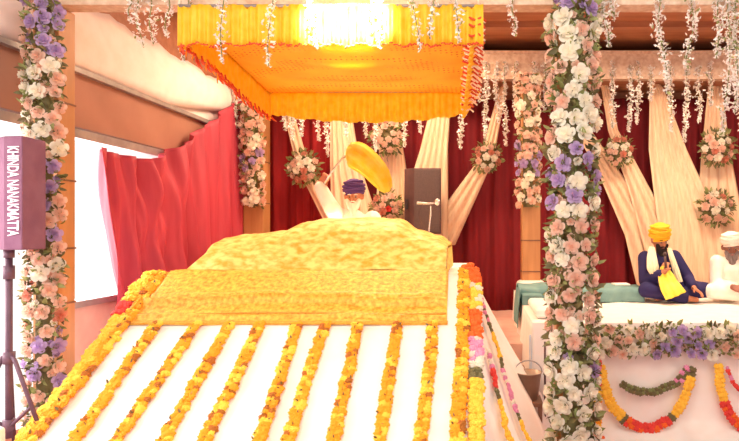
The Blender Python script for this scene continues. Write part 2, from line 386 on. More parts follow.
def tassels(fn, n, m1, name, L=.05, sway=(0, 0, 0), r=.006):
    mb = MB()
    for i in range(n):
        p = Vector(fn((i+.5)/n, 1)); q = p+Vector((R.uniform(-1, 1)*.02+sway[0], R.uniform(-1, 1)*.012+sway[1], -L*R.uniform(.3, 1.1)))
        mb.tube([p+Vector((0, -.008, .02)), (p+q)/2+Vector((0, -.012, 0)), q], [r*.7, r, r*.5], 5)
    return mb.build(name, m1, can, kind='stuff', smooth=True)
M_redt = mat('red_trim', (206, 60, 30), (224, 90, 40)); M_wt = mat('white_trim', (255, 226, 196))
tassels(val_left, 46, M_redt, 'red_tassels', .06, (.03, 0, .0), .009)
tassels(val_left, 30, M_mari3 if False else mat('orange_trim', (246, 140, 30)), 'orange_tassels', .06)
mb = MB()
for i in range(75):
    u = (i+R.random()*.6)/75; p = Vector(val_front(u, 1)); s = R.uniform(-1, 1)*.008
    mb.tube([p+Vector((-.012, -.012, s)), p+Vector((0, -.018, -s*.6)), p+Vector((.012, -.012, s*.4))], .0045 if R.random() < .6 else .007, 5)
mb.build('red_tassels', M_redt, can, kind='stuff', smooth=True)
for m_, off, nm in ((M_redt, 0, 'red_loops'), (M_wt, .5, 'white_loops')):
    mb = MB()
    for i in range(17):
        u = (i+off+.2)/17.5; a = Vector(val_right(u, .2)); c = Vector(val_right(u, 1.0))
        for k in range(3):
            t = .15+.28*k+R.uniform(-.05, .05); q = a.lerp(c, t)
            mb.tube([q+Vector((-.055, -.02, .014)), q+Vector((-.02, -.03, -.004)), q+Vector((.02, -.028, .012)), q+Vector((.05, -.012, -.008))], .0075, 5)
    mb.build(nm, m_, can, kind='stuff', smooth=True)
mb = MB()
for x in (XC0, XC1-.03):
    for y in (YC1+.02, YC2):
        mb = MB(); mb.tube([(x, y, roofz(y)), (x, y, 4.0)], .008, 6); mb.build('rope', M_wt, can, smooth=True)
# thin frame tubes that stretch the canopy
fr = MB(); c4 = [(XC0, YC1, roofz(YC1)+.012), (XC1-.03, YC1, roofz(YC1)+.012), (XC1-.03, YC2, roofz(YC2)+.012), (XC0, YC2, roofz(YC2)+.012), (XC0, YC1, roofz(YC1)+.012)]
for a, c in zip(c4, c4[1:]): fr.tube([a, c], .01, 6)
fr.build('canopy_frame', M_frame, can, smooth=True)

# ------------------------------------------------------------------ altar ramp
def rz(Y): return .46+.636*(Y-3.38)
RX0, RX1, RY0, RY1, RZ1 = -2.56, -.08, 2.68, 4.7, 1.30
ramp = root('altar_platform', (-1.3, 4.2, 0), 'white cloth-covered sloping platform striped with marigold strings', 'platform')
pts = [(RY0, 0), (RY1, RZ1), (6.75, RZ1-.02), (6.75, 0)]
n = len(pts); v = [(RX0, y, z) for y, z in pts]+[(RX1, y, z) for y, z in pts]
obj('platform_body', v, [(0, 1, 2, 3), (7, 6, 5, 4)]+[(i, n+i, n+(i+1) % n, (i+1) % n) for i in range(n)], M_white, ramp, False)
def front_cloth(u, v):
    x = RX0+(RX1-RX0)*u; Y = RY0+(RY1-RY0)*v
    return (x, Y-.004, rz(Y)+.012+.006*math.sin(x*5+Y*3)*math.sin(Y*4))
grid('sloping_cloth', front_cloth, 60, 30, M_white, ramp, solid=.004)
def side_cloth(u, v):   # u along the ramp edge, v down to the floor
    Y = 2.72+(4.72-2.72)*u; zt = rz(Y)+.012; z = zt*(1-v)
    flare = .56*(zt-z)
    fold = .03*math.sin(u*30+v*3)*v+.02*math.sin(u*13-v*5)*v
    return (RX1+.0+flare+fold, Y+.02*math.sin(v*9)*v, z+.004)
grid('side_cloth', side_cloth, 80, 30, M_sheet, ramp, solid=.004)

# low mattress behind for the officiant
seat = bev(MB().box(-1.75, -.6, 5.9, 6.68, 1.283, 1.36).build('seat_mattress', M_white, ramp), .03, 3)

# cot and its coverings
cot = bev(MB().box(-2.1, -.30, 4.93, 5.62, 1.285, 1.55).build('cot', M_white, ramp), .03, 3)
def topz(x):   # silhouette of the wrapped scripture across the cot, from the photo's outline
    prof = [(-2.2, 1.555), (-2.15, 1.59), (-1.95, 1.615), (-1.68, 1.65), (-1.5, 1.735), (-1.4, 1.75), (-1.0, 1.76), (-.72, 1.75), (-.52, 1.65), (-.36, 1.59), (-.26, 1.52)]
    if x <= prof[0][0]: return prof[0][1]
    for (a, p), (c, q) in zip(prof, prof[1:]):
        if x <= c:
            t = (x-a)/(c-a); t = t*t*(3-2*t); return p+(q-p)*t
    return prof[-1][1]
def upper(u, v):
    x = -2.19+(1.925)*u
    edge = min(u, 1-u)
    T = topz(x)
    sec = [(4.715, 1.335), (4.76, 1.40), (4.84, 1.50), (4.91, None), (5.05, None), (5.3, None), (5.55, None), (5.66, None), (5.7, 1.5), (5.71, 1.38)]
    Y = None
    k = v*(len(sec)-1); i = min(int(k), len(sec)-2); t = k-i
    w_ = [.0, .0, .15, .45, .8, 1, .95, .7, 0, 0]
    def zz(j):
        y, z = sec[j]
        return z if z is not None else 1.575+(T-1.575)*w_[j]-(.03 if j == 3 else 0)
    Y = sec[i][0]+(sec[i+1][0]-sec[i][0])*t; z = zz(i)+(zz(i+1)-zz(i))*t
    nz = noise.noise(Vector((x*4, Y*6, z*5)))+.9*noise.noise(Vector((x*9+Y*5, Y*3, 7)))*(1 if .05 < v < .9 else 0)
    z += .012*nz; Y += .014*noise.noise(Vector((x*7, z*3, 2)))+.012*math.sin(x*26)*(1 if z < 1.55 else .25)
    if edge < .02: z -= (.02-edge)*.8*max(0, (z-1.36))/.3
    if z < 1.47 and Y < 4.9 and u < .25: x -= .11*(1.47-z)/.13*(1-u/.25)
    return (x, Y-.012, z)
cc = grid('scripture_cover', upper, 150, 44, M_cream, solid=.003)
tag(cc, 'cream and gold brocade cloth mounded over the scripture', 'cloth')
def upper_ends(x, sgn):
    def f(u, v):
        Y = 4.78+.92*u; zt = min(1.53, 1.37+(min(u, 1-u))*2.6)
        return (x+sgn*.006*v+.004*math.sin(u*22)*v, Y+.03, zt-.03+(1.345-zt)*v)
    return f
for x, s in ((-2.19, -1), (-.266, 1)): grid('end_fall', upper_ends(x, s), 40, 8, M_cream, cc, solid=.006)
def lower(u, v):
    # rows: from the hem on the slope up to the foot of the cot
    rows = [(4.17, 0, -2.44, -.23), (4.30, 1, -2.44, -.235), (4.5, 1, -2.435, -.24), (4.67, 1, -2.43, -.245), (4.715, 2, -2.38, -.25), (4.76, 3, -2.30, -.255), (4.78, 3, -2.24, -.26), (4.80, 3, -2.2, -.262)]
    k = v*(len(rows)-1); i = min(int(k), len(rows)-2); t = k-i
    def zz(r): return {0: rz(4.17)+.024, 1: rz(r[0])+.026, 2: 1.33, 3: 1.335, 4: 1.39, 5: 1.45}[r[1]]
    a, c = rows[i], rows[i+1]; Y = a[0]+(c[0]-a[0])*t; xl = a[2]+(c[2]-a[2])*t; xr = a[3]+(c[3]-a[3])*t
    x = xl+(xr-xl)*u; z = zz(a)+(zz(c)-zz(a))*t
    z += .006*noise.noise(Vector((x*3, Y*9, 0)))+.05*math.exp(-((Y-4.375-.015*math.sin(x*3.3)-.006*math.sin(x*11))/.014)**2)+.022*math.exp(-((Y-4.235-.008*math.sin(x*5))/.009)**2)
    z += .004
    
    return (x, Y-(.0 if Y < 4.7 else .022), z)
lc = grid('altar_cloth', lower, 200, 110, M_gold, solid=.005)
tag(lc, 'golden brocade cloth spread over the top of the marigold-striped slope', 'cloth')
def fold(u, v):
    x = -2.40+2.15*u; e = 4.375+.012*math.sin(x*3.3)+.006*math.sin(x*11)+.004*math.sin(x*31); Y = e+(4.66-e)*v
    return (x, Y, rz(Y)+.054+.016*math.sin(min(1, v*5)*math.pi)+.004*noise.noise(Vector((x*6, Y*12, 1))))
grid('folded_layer', fold, 160, 24, M_gold, lc, solid=.016)
def fold2(u, v):
    x = -2.42+2.18*u; e = 4.255+.008*math.sin(x*4+1); Y = e+.012*v
    return (x, Y, rz(Y)+.038)
grid('woven_border', fold2, 120, 2, mat('border_gold', (196, 130, 36), (224, 158, 58), scale=70), lc, solid=.003)
def hem(u, v):
    x = -2.445+2.22*u; Y = 4.168+.03*v; return (x, Y, rz(Y)+.034)
grid('hem_band', hem, 30, 2, mat('hem_gold', (206, 140, 40), (226, 164, 60), scale=60), lc, solid=.003)
def lhem(u, v):
    Y = 4.18+.5*u; return (-2.445+.03*v, Y, rz(Y)+.035)
grid('hem_band', lhem, 30, 2, MATS['hem_gold'], lc, solid=.003)

# ------------------------------------------------------------------ garlands
def garland(name, label, cat, group, path, seq, r=.028, abreast=1, spread=.02, nrm=Vector((0, 0, 1)), step=None, limit=100, leaf=0, fname=None):
    """path: Vectors; seq(t, k) -> colour key; blossoms face nrm"""
    rr = random.Random(len(label)*13+int(path[0].x*100))
    g = root(name, path[0], label, cat, group)
    MB().tube(path, .004, 5).build('string', M_leaf2, g, smooth=True)
    P_ = at_len(path, step or r*1.45); tot = len(P_); cnt = 0
    q = nrm.to_track_quat('Z', 'Y')
    for i, (p, d) in enumerate(P_):
        side = d.cross(nrm).normalized()
        for k in range(abreast):
            key = seq(i/max(1, tot-1), k)
            s = r*rr.uniform(.82, 1.18)*(1.0 if key not in 'gG' else .9)
            off = side*((k-(abreast-1)/2)*spread*1.0+rr.uniform(-1, 1)*r*.22)+d*rr.uniform(-.2, .2)*r+nrm*(.2*r+rr.uniform(-.1, .25)*r)
            e = (q @ Matrix.Rotation(rr.uniform(0, 6.28), 3, 'Z').to_quaternion()).to_euler()
            e.x += rr.uniform(-.5, .5); e.y += rr.uniform(-.5, .5)
            cnt += 1
            if cnt <= limit: inst(fname or KIND[key], rr.choice(MARI[key]), p+off, e, s, g)
    if leaf:
        pp = [(p+d.cross(nrm)*rr.uniform(-1, 1)*spread+nrm*r*.6, nrm) for p, d in at_len(path, leaf)]
        leaves_mb(pp, r*1.1, rr).build('leaf_bits', M_leaf2, g, kind='stuff', smooth=True)
    return g
RN = Vector((0, -.636, 1)).normalized()
def rp(x, Y, h=.035): return Vector((x, Y, rz(Y)+h))
names = ['second', 'third', 'fourth', 'fifth', 'sixth', 'seventh', 'eighth', 'ninth', 'tenth']
xs = [(-2.26, -2.24), (-2.02, -1.97), (-1.76, -1.74), (-1.535, -1.53), (-1.235, -1.27), (-1.07, -1.07), (-.82, -.85), (-.56, -.57), (-.33, -.33)]
rs = random.Random(4)
def mix(t, k): return rs.choice('ooooooooooyyyyob' if rs.random() < .95 else 'b')
for nm, (x0, x1) in zip(names, xs):
    x2 = x0+(x0-x1)*.35
    path = smooth_path([rp(x2, 3.12), rp(x0, 3.42), rp((x0+x1)/2+rs.uniform(-.012, .012), 3.8), rp(x1, 4.18)], 30)
    garland('marigold_garland', 'orange marigold string laid down the white slope, %s stripe counted from the window side' % nm, 'garland',
            'marigold strings on the slope', path, mix, r=.0245, abreast=2, spread=.029, nrm=RN, leaf=.045, step=.031)
# side by side edge strings
path = smooth_path([rp(-2.57, 3.12), rp(-2.505, 3.42), rp(-2.47, 4.1), rp(-2.475, 4.68)], 40)
garland('marigold_garland', 'orange marigold string along the window-side edge of the slope, reaching the gold cloth\'s upper corner', 'garland', 'marigold strings on the slope', path, mix, r=.028, abreast=2, spread=.032, nrm=RN, leaf=.06)
path = smooth_path([rp(-2.60, 3.14, .0), rp(-2.575, 3.42, 0.0), rp(-2.555, 3.9, .0), rp(-2.55, 4.28, .01)], 40)
garland('marigold_garland', 'plump pale-yellow garland hanging over the outer edge of the slope beside the post', 'garland', 'edge garlands of the slope', path, lambda t, k: 'y', r=.034, abreast=2, spread=.036, nrm=RN)
path = smooth_path([rp(-2.58, 4.29, .02), rp(-2.575, 4.4, .02)], 6)
garland('rose_garland', 'short dark red garland end at the outer edge of the slope', 'garland', 'edge garlands of the slope', path, lambda t, k: 'r', r=.03, abreast=2, spread=.04, nrm=RN)
path = smooth_path([rp(-2.575, 4.42, .02), rp(-2.565, 4.7, .03)], 6)
garland('marigold_garland', 'short yellow garland just below the gold cloth\'s upper corner at the slope\'s outer edge', 'garland', 'edge garlands of the slope', path, lambda t, k: 'y', r=.034, abreast=2, spread=.04, nrm=RN)
path = smooth_path([rp(-.125, 3.12), rp(-.125, 3.42), rp(-.115, 4.1), rp(-.125, 4.7)], 40)
garland('marigold_garland', 'orange marigold string along the musicians\' side edge of the slope, up to the platform corner', 'garland', 'marigold strings on the slope', path, mix, r=.029, abreast=2, spread=.034, nrm=RN, leaf=.06)
def seg(*cuts):
    def f(t, k):
        for lim, key in cuts:
            if t <= lim: return rs.choice(key)
        return cuts[-1][1][0]
    return f
SN = Vector((.9, -.25, .42)).normalized()
def sp_(u, v, h=.03): return Vector(side_cloth(u, v))+SN*h
pth = smooth_path([Vector((-.13, 4.72, 1.34)), Vector((-.07, 4.71, 1.35)), Vector((-.035, 4.6, 1.26)), Vector((-.03, 4.3, 1.07)), Vector((-.03, 3.9, .815)), Vector((-.02, 3.5, .56)), Vector((-.02, 3.2, .37))], 60)
garland('mixed_garland', 'garland of orange, pale yellow and white blocks on the corner of the side cloth', 'garland', 'garlands on the side cloth', pth, seg((.14, 'd'), (.3, 'yyw'), (.47, 'd'), (.62, 'wwwk'), (.66, 'g'), (1, 'y')), r=.032, abreast=2, spread=.035, nrm=RN)
pth = smooth_path([P(476, 280, 4.62), P(480, 305, 4.5), P(483, 330, 4.4), P(484, 352, 4.32), P(487, 372, 4.22), P(492, 405, 4.1), P(497, 424, 4.05), P(503, 452, 4.0)], 50)
def onside(p):
    zt = rz(min(p.y, 4.7)); return Vector((RX1+.56*(zt-p.z)+.05, p.y, p.z))
pth = [onside(p) for p in pth]
garland('mixed_garland', 'thin pink, green and yellow garland trailing down the side cloth', 'garland', 'garlands on the side cloth', pth, seg((.3, 'kkg'), (.34, 'g'), (.5, 'y'), (.56, 'g'), (.8, 'kkw'), (.85, 'g'), (1, 'y')), r=.02, abreast=1, nrm=SN)
pth = [onside(p) for p in smooth_path([P(471, 352, 4.15), P(476, 375, 4.05), P(478, 392, 3.95), P(481, 408, 3.9), P(487, 430, 3.8), P(494, 455, 3.75)], 40)]
garland('mixed_garland', 'short garland with a red block above yellow on the side cloth', 'garland', 'garlands on the side cloth', pth, seg((.2, 'wk'), (.42, 'r'), (.52, 'g'), (1, 'y')), r=.026, abreast=1, nrm=SN)
# small cluster of loose leaves at the foot of the slope
# ------------------------------------------------------------------ rose columns
def rosecol(label, cx, cy, z0, z1, rad, zones, n, rsize, name='flower_column', cat='flower column', group='flower columns on the posts', ysq=.8, nleaf=500, lsize=.09, front=True):
    rr = random.Random(int(cx*50)+n)
    g = root(name, (cx, cy, z0), label, cat, group)
    core = MB(); core.tube([(cx, cy, z0+(z1-z0)*k/12) for k in range(13)], [rad*.4*(1+.1*math.sin(k*2.3)) for k in range(13)], 10)
    core.build('stem_bundle', M_leaf2, g, smooth=True)
    ls = []
    for i in range(nleaf):
        a = rr.uniform(math.pi*.95, math.pi*2.05) if front else rr.uniform(0, 6.28); z = rr.uniform(z0, z1); o = Vector((math.cos(a), math.sin(a)*ysq, rr.uniform(-.4, .4)))
        ls.append((Vector((cx, cy, z))+Vector((math.cos(a), math.sin(a)*ysq, 0))*rad*rr.uniform(.4, .85), o))
    h = len(ls)//2
    leaves_mb(ls[:h], lsize, rr).build('foliage', M_leaf, g, kind='stuff', smooth=True)
    leaves_mb(ls[h:], lsize, rr).build('foliage', M_leaf2, g, kind='stuff', smooth=True)
    fl = {}
    for i in range(int(n*1.5)):
        z = rr.uniform(z0, z1); a = rr.uniform(math.pi, math.pi*2) if front else rr.uniform(0, 6.28); py = CY-(z-ZC)/cy*F; key = 'w'
        for lim, ks in zones:
            if py <= lim: key = rr.choice(ks+'p'); break
        o = Vector((math.cos(a), math.sin(a)*.8, rr.uniform(-.5, .5))).normalized()
        fl.setdefault(key, []).append((Vector((cx+math.cos(a)*rad*.72, cy+math.sin(a)*rad*ysq*.78, z)), o, rsize*rr.uniform(.25, .42)))
    FM = dict(w=M_rw, p=M_rp, l=M_rl, c=M_rc, r=M_rr)
    for k in sorted(fl): filler('small_blossoms', fl[k], FM[k], g)
    nm = dict(w='white_rose', p='peach_rose', l='lilac_rose', c='coral_rose', r='red_rose')
    placed = []; tries = 0
    while len(placed) < n and tries < 6000:
        tries += 1
        z = rr.uniform(z0+.02, z1-.02); a = rr.uniform(math.pi*1.04, math.pi*1.96) if front else rr.uniform(0, 6.28)
        p = Vector((cx+math.cos(a)*rad*.85, cy+math.sin(a)*rad*ysq*.9, z))
        if any((p-q).length < rsize*1.02 for q in placed): continue
        placed.append(p); o = Vector((math.cos(a), math.sin(a)-.35, rr.uniform(-.3, .35))).normalized()
        py = CY-(z-ZC)/cy*F; key = 'w'
        for lim, ks in zones:
            if py <= lim: key = rr.choice(ks); break
        e = o.to_track_quat('Z', 'Y').to_euler()
        inst(nm[key], ROSE[key], p, e, rsize*rr.uniform(.48, .66)*(1.15 if key == 'w' else 1), g)
    return g
rosecol('tall column of white, peach and lilac roses with leaves, wrapped on the post before the musicians', .605, 3.93, .05, 3.14, .175,
        [(14, 'lll'), (58, 'wwwp'), (112, 'ppppw'), (146, 'wwwp'), (158, 'wl'), (203, 'lllw'), (222, 'w'), (300, 'pppw'), (350, 'wwp'), (372, 'lw'), (500, 'ww')], 100, .088, nleaf=1500, lsize=.07)
rosecol('flower column of lilac, peach and pink roses behind the plum speaker', -2.80, 3.86, .05, 3.14, .125,
        [(60, 'lllp'), (105, 'wwp'), (165, 'pppw'), (235, 'lllp'), (330, 'ppcw'), (400, 'llpp'), (500, 'ppc')], 100, .078, nleaf=1100, lsize=.055)
rosecol('short flower column on the back post beside the red side curtain', P(252, 0, 7.4).x, 7.42, P(0, 206, 7.4).z, P(0, 100, 7.4).z, .15,
        [(150, 'ppw'), (170, 'lp'), (300, 'pw')], 44, .09, nleaf=260, lsize=.07)
rosecol('short flower column on the back post between altar and musicians', P(528, 0, 7.1).x, 7.08, P(0, 207, 7.05).z, P(0, 74, 7.05).z, .15,
        [(125, 'pw'), (145, 'pp'), (175, 'lp'), (300, 'pw')], 50, .09, nleaf=280, lsize=.07)

def bouquet(label, px, py, Y, rp_, keys, n=15, group='bouquets on the ivory drapes', tall=1.0):
    c = P(px, py, Y); rad = rp_/F*Y; rr = random.Random(px)
    g = root('bouquet', c, label, 'bouquet', group); ls = []
    for i in range(240):
        a = rr.uniform(0, 6.28); q = rr.uniform(.2, 1.15); o = Vector((math.cos(a)*q, -.55+rr.uniform(0, .3), math.sin(a)*q*tall))
        ls.append((c+Vector((o.x*rad*.8, o.y*rad*.5, o.z*rad*.8)), Vector((o.x*1.4, -.3, o.z*1.4))))
    leaves_mb(ls[:130], rad*.34, rr).build('foliage', M_leaf, g, kind='stuff', smooth=True)
    leaves_mb(ls[130:], rad*.34, rr).build('foliage', M_leaf2, g, kind='stuff', smooth=True)
    MB().tube([c, c+Vector((0, .24, 0))], .006, 6).build('tie', M_leaf2, g)
    MB().ball(c, (rad*.6, rad*.4, rad*.6*tall), 10, 7).build('foam_core', M_leaf2, g, smooth=True)
    nm = dict(w='white_rose', p='peach_rose', l='lilac_rose', c='coral_rose', r='red_rose'); pl = []; t = 0
    while len(pl) < n and t < 2000:
        t += 1; a = rr.uniform(0, 6.28); q = math.sqrt(rr.random())*.8; p = c+Vector((math.cos(a)*q*rad, -rad*.55*math.sqrt(1-q*q), math.sin(a)*q*rad*tall))
        if any((p-k).length < rad*.37 for k in pl): continue
        pl.append(p); o = (p-c+Vector((0, -.12, 0))).normalized(); key = rr.choice(keys)
        inst(nm[key], ROSE[key], p, o.to_track_quat('Z', 'Y').to_euler(), rad*rr.uniform(.18, .27), g)
bouquet('round peach and coral bouquet on the crimson curtain above the officiant\'s raised hand', 305, 168, 7.74, 17, 'ppwc')
bouquet('tall coral and white bouquet hanging behind the yellow plume\'s upper side', 387, 138, 7.76, 17, 'cpwp', tall=1.2)
bouquet('coral and peach bouquet between the officiant and the black speaker', 387, 207, 7.76, 16, 'cppr')
bouquet('bouquet of ivory and peach flowers on the maroon curtain, between speaker and back post', 487, 158, 7.79, 15, 'wppc')
bouquet('coral bouquet on the thin drape just beside the tall flower column', 619, 152, 7.74, 14, 'ccpw', tall=1.15)
bouquet('upper of the two bouquets above the white turban', 716, 148, 7.76, 18, 'cpwp')
bouquet('lower of the two bouquets above the white turban', 714, 208, 7.74, 18, 'cpwp')

# ------------------------------------------------------------------ white blossom strands
def strand(px, y0, y1, Y, label, group, dens=1.0, green=0):
    rr = random.Random(int(px*7+y1)); a = P(px, y0, Y); e = P(px, y1, Y)
    if y0 <= 0: a.z = 3.2 if Y < 5 else min(a.z, 3.7)
    g = root('blossom_strand', a, label, 'hanging blossom', group); L = a.z-e.z
    sw = rr.uniform(-.03, .03)
    path = [Vector((a.x+sw*math.sin(k/8*5), Y+.02*math.sin(k*.9), a.z-L*k/8)) for k in range(9)]
    MB().tube(path, .0035, 5).build('stem', M_leaf, g, smooth=True)
    mb = MB(); n = int(L/.0075*dens); sz = .0024*Y+.0045; ls = []
    for i in range(n):
        t = i/n; p = Vector(lerp([tuple(q) for q in path], t)); wd = (.05 if t < .75 else .045*(1-t)*4+.008)*(.55+.0*Y)*1.35
        p += Vector((rr.gauss(0, wd*.5), rr.gauss(0, wd*.4), rr.uniform(-.01, .01)))
        ax = Vector((rr.uniform(-1, 1), rr.uniform(-1, 1), rr.uniform(-1, 1))).normalized(); bx = ax.cross(Vector((.3, .5, .8))).normalized(); cx_ = ax.cross(bx); s = sz*rr.uniform(.7, 1.25)
        mb.add([p-bx*s-cx_*s*.6, p-ax*s*.4, p+bx*s-cx_*s*.6, p+bx*s*.8+cx_*s*.8, p+ax*s*.5, p-bx*s*.8+cx_*s*.8], [(0, 1, 4, 5), (1, 2, 3, 4)])
        if rr.random() < .06+green*(1-t): ls.append((p, Vector((rr.uniform(-1, 1), -.3, -.6))))
    mb.build('blossoms', M_wist, g, kind='stuff', smooth=True)
    if ls: leaves_mb(ls, .035, rr).build('leaves', M_leaf, g, kind='stuff', smooth=True)
front = [(130, -1, 22), (139, -1, 47), (151, -1, 44), (167, -1, 36), (186, -1, 60), (222, -1, 62), (270, -1, 66), (313, -1, 48), (378, -1, 46), (416, -1, 50), (432, -1, 38), (457, -1, 42), (514, -1, 36), (606, -1, 46), (613, -1, 20), (663, -1, 92), (690, -1, 68), (718, -1, 58), (727, -1, 132), (736, -1, 112)]
ordn = ['first', 'second', 'third', 'fourth', 'fifth', 'sixth', 'seventh', 'eighth', 'ninth', 'tenth', 'eleventh', 'twelfth', 'thirteenth', 'fourteenth', 'fifteenth', 'sixteenth', 'seventeenth', 'eighteenth', 'nineteenth', 'twentieth', 'twenty-first', 'twenty-second', 'twenty-third', 'twenty-fourth', 'twenty-fifth', 'twenty-sixth', 'twenty-seventh', 'twenty-eighth', 'twenty-ninth', 'thirtieth', 'thirty-first']
def lab(i, n, what):
    s = ('first' if i == 0 else 'last' if i == n-1 else ordn[i]); return s+' white blossom strand '+what+', counting from the window side'
for i, (px, a, c) in enumerate(front):
    inn = 200 < px < 470
    strand(px, a, c, 3.6 if inn else 3.93, lab(i, len(front), 'hanging from the front crossbeam'), 'blossom strands on the front crossbeam', 1.9 if px > 600 else 1.25, green=.12 if px > 600 else 0)
back = [(236, 84, 128), (283, 96, 131), (292, 96, 139), (301, 96, 136), (318, 96, 141), (327, 96, 157), (346, 96, 136), (366, 96, 137), (376, 96, 151), (405, 96, 146), (418, 96, 133), (462, 84, 149), (478, 62, 102), (486, 62, 141), (497, 64, 122), (505, 64, 146), (515, 60, 112), (534, 64, 122), (545, 64, 112), (613, 62, 128), (630, 70, 132), (638, 64, 124), (651, 70, 101), (671, 70, 131), (686, 62, 141), (699, 68, 122), (711, 62, 106), (741, 62, 130)]
for i, (px, a, c) in enumerate(back):
    strand(px, 62 if a < 62 or px > 470 and a < 66 else 66, c, 7.368, lab(i, len(back), 'on the far beam'), 'blossom strands on the far beam', 1.1)

# ------------------------------------------------------------------ musicians' stage
SX0, SX1, SY0, SY1, SZ = .44, 4.2, 4.85, 7.5, .89
st = root('musicians_stage', (2.3, 6, 0), 'white-sheeted stage the two musicians sit on', 'stage')
bev(MB().box(SX0, SX1, SY0, SY1, 0, SZ).build('stage_block', M_sheet, st), .05, 4)
def sfront(u, v):
    x = SX0-.02+(SX1-SX0)*u; z = .9*(1-v)
    return (x, SY0-.02-.02*v-.2*max(0, (v-.9)/.1)**2-(.02*math.sin(x*11+2*math.sin(x*3))+.012*math.sin(x*24+v*2))*v, z+.003)
grid('front_cloth', sfront, 160, 14, M_sheet, st, solid=.004)
def stopf(u, v): return (SX0-.02+(SX1-SX0)*u, SY0-.02+(SY1-SY0)*v, SZ+.008+.006*noise.noise(Vector((u*20, v*12, 0))))
grid('top_cloth', stopf, 60, 40, M_sheet, st, solid=.004)
def sside(u, v):
    Y = SY0+(SY1-SY0)*u; z = .9*(1-v); return (SX0-.015-.05*v-.02*math.sin(Y*13)*v, Y, z+.003)
grid('end_cloth', sside, 60, 12, M_sheet, st, solid=.004)
# rolled white bolster, teal bundle
def rbox(name, m, x0, x1, y0, y1, z0, z1, bw, parent=None):
    o = MB().box(x0, x1, y0, y1, z0, z1).build(name, m, parent, smooth=True); bev(o, bw, 4); return o
tag(rbox('bolster', M_white, .44, .78, 6.66, 7.35, .90, 1.05, .06), 'white bolster at the end of the musicians\' stage behind the teal cloth', 'bolster')
tag(rbox('bolster', M_sheet, .47, .64, 5.02, 5.9, .905, .985, .035), 'white bolster on the near corner of the musicians\' stage beside the flower column', 'bolster')
def tealf(u, v):
    # cloth over a low box: v across (front, top, back), u along
    x = .40+1.30*u; sec = [(6.18, .91), (6.2, 1.03), (6.26, 1.06), (6.55, 1.065), (6.6, 1.03), (6.62, .91)]
    y, z = lerp(sec, v); s = max(0, .48-x)
    z = z+.008*math.sin(x*17+v*4)-(x-1.0)*.012
    return (x, y+.012*math.sin(x*9+v*2), z)
tc_ = grid('cloth_bundle', tealf, 70, 20, M_teal, solid=.008)
tag(tc_, 'long teal cloth bundle at the stage end, beside the musician in navy', 'cloth')
def tealdrop(u, v):
    Y = 5.95+.66*u; return (.40-.03*math.sin(v*1.5)+.012*math.sin(u*9), Y, 1.055-.33*v-.05*(1-u)*v)
grid('hanging_end', tealdrop, 16, 12, M_teal, tc_, solid=.006)
MB().box(.42, .62, 5.95, 6.2, .905, 1.0).build('folded_corner', M_teal, tc_)
rbox('folded_padding', M_teal, .46, 1.64, 6.24, 6.56, .90, 1.03, .01, tc_)
tag(rbox('notebook', M_white, 1.42, 1.58, 6.3, 6.48, 1.068, 1.082, .003), 'small white booklet lying on the teal cloth near the navy robe', 'book')

# flower band along the front edge of the stage
fb = root('flower_band', (2.2, 4.75, .78), 'band of white, peach and lilac roses with leaves along the stage front', 'flower band')
rr = random.Random(11); ls = []
for i in range(1100):
    p = Vector((rr.uniform(.72, 3.4), 4.80-rr.uniform(0, .08), rr.uniform(.665, .90))); ls.append((p, Vector((rr.uniform(-.6, .6), -1, rr.uniform(-.6, .8)))))
leaves_mb(ls[:600], .065, rr).build('foliage', M_leaf, fb, kind='stuff', smooth=True)
leaves_mb(ls[600:], .065, rr).build('foliage', M_leaf2, fb, kind='stuff', smooth=True)
pl = []; t = 0
while len(pl) < 84 and t < 5000:
    t += 1; p = Vector((rr.uniform(.75, 2.6), 4.715, rr.uniform(.67, .875)))
    if any((p-k).length < .074 for k in pl): continue
    pl.append(p); px = CX+p.x/4.7*F
    ks = 'ppw' if px < 630 else 'wwwp' if px < 655 else 'lllw' if px < 712 else 'lwp' if px < 728 else 'wwp'
    key = rr.choice(ks)
    o = Vector((rr.uniform(-.5, .5), -1, rr.uniform(-.3, .5))).normalized()
    inst(dict(w='white_rose', p='peach_rose', l='lilac_rose')[key], ROSE[key], p, o.to_track_quat('Z', 'Y').to_euler(), rr.uniform(.036, .05)*(1.15 if key == 'w' else 1), fb)
# swags
FN = Vector((0, -1, .15)).normalized()
def sw(label, pts, seq, r=.022, ab=1, Y=4.74, spread=.03, group='garlands swagged on the stage front', name='swag_garland'):
    garland(name, label, 'garland', group, smooth_path([P(x, y, Y) for x, y in pts], 50), seq, r=r, abreast=ab, spread=spread, nrm=FN)
sw('yellow and red swag garland hung in a deep U below the flower band', [(601, 368), (607, 395), (622, 417), (645, 428), (670, 418), (685, 396), (693, 368)], seg((.33, 'y'), (.36, 'g'), (.65, 'rrd'), (.68, 'g'), (.95, 'y'), (1, 'g')), .026, 2)
sw('dark green leafy swag inside the deep yellow and red one', [(622, 384), (634, 390), (650, 392), (664, 388), (677, 382), (688, 368)], seg((.7, 'gG'), (1, 'gk')), .018, 2)
sw('yellow and red swag garland further along the stage front, beyond the deep one', [(718, 366), (721, 390), (728, 410), (741, 426), (765, 436), (790, 426)], seg((.28, 'y'), (.31, 'g'), (1, 'rrd')), .026, 2)
sw('short thin red garland hanging inside the further swag', [(727, 368), (733, 382), (745, 394), (762, 398)], seg((1, 'rrk')), .016, 1)
sw('garland hanging straight beside the flower column, red above yellow', [(596, 352), (597, 385), (597, 405), (598, 432), (599, 460)], seg((.32, 'rrk'), (.36, 'g'), (.75, 'yyo'), (1, 'rd')), .022, 2, Y=4.72, spread=.022)
sw('red garland lying low at the foot of the straight one', [(598, 437), (606, 440), (616, 445), (630, 452)], seg((1, 'rrd')), .02, 1, Y=4.7)

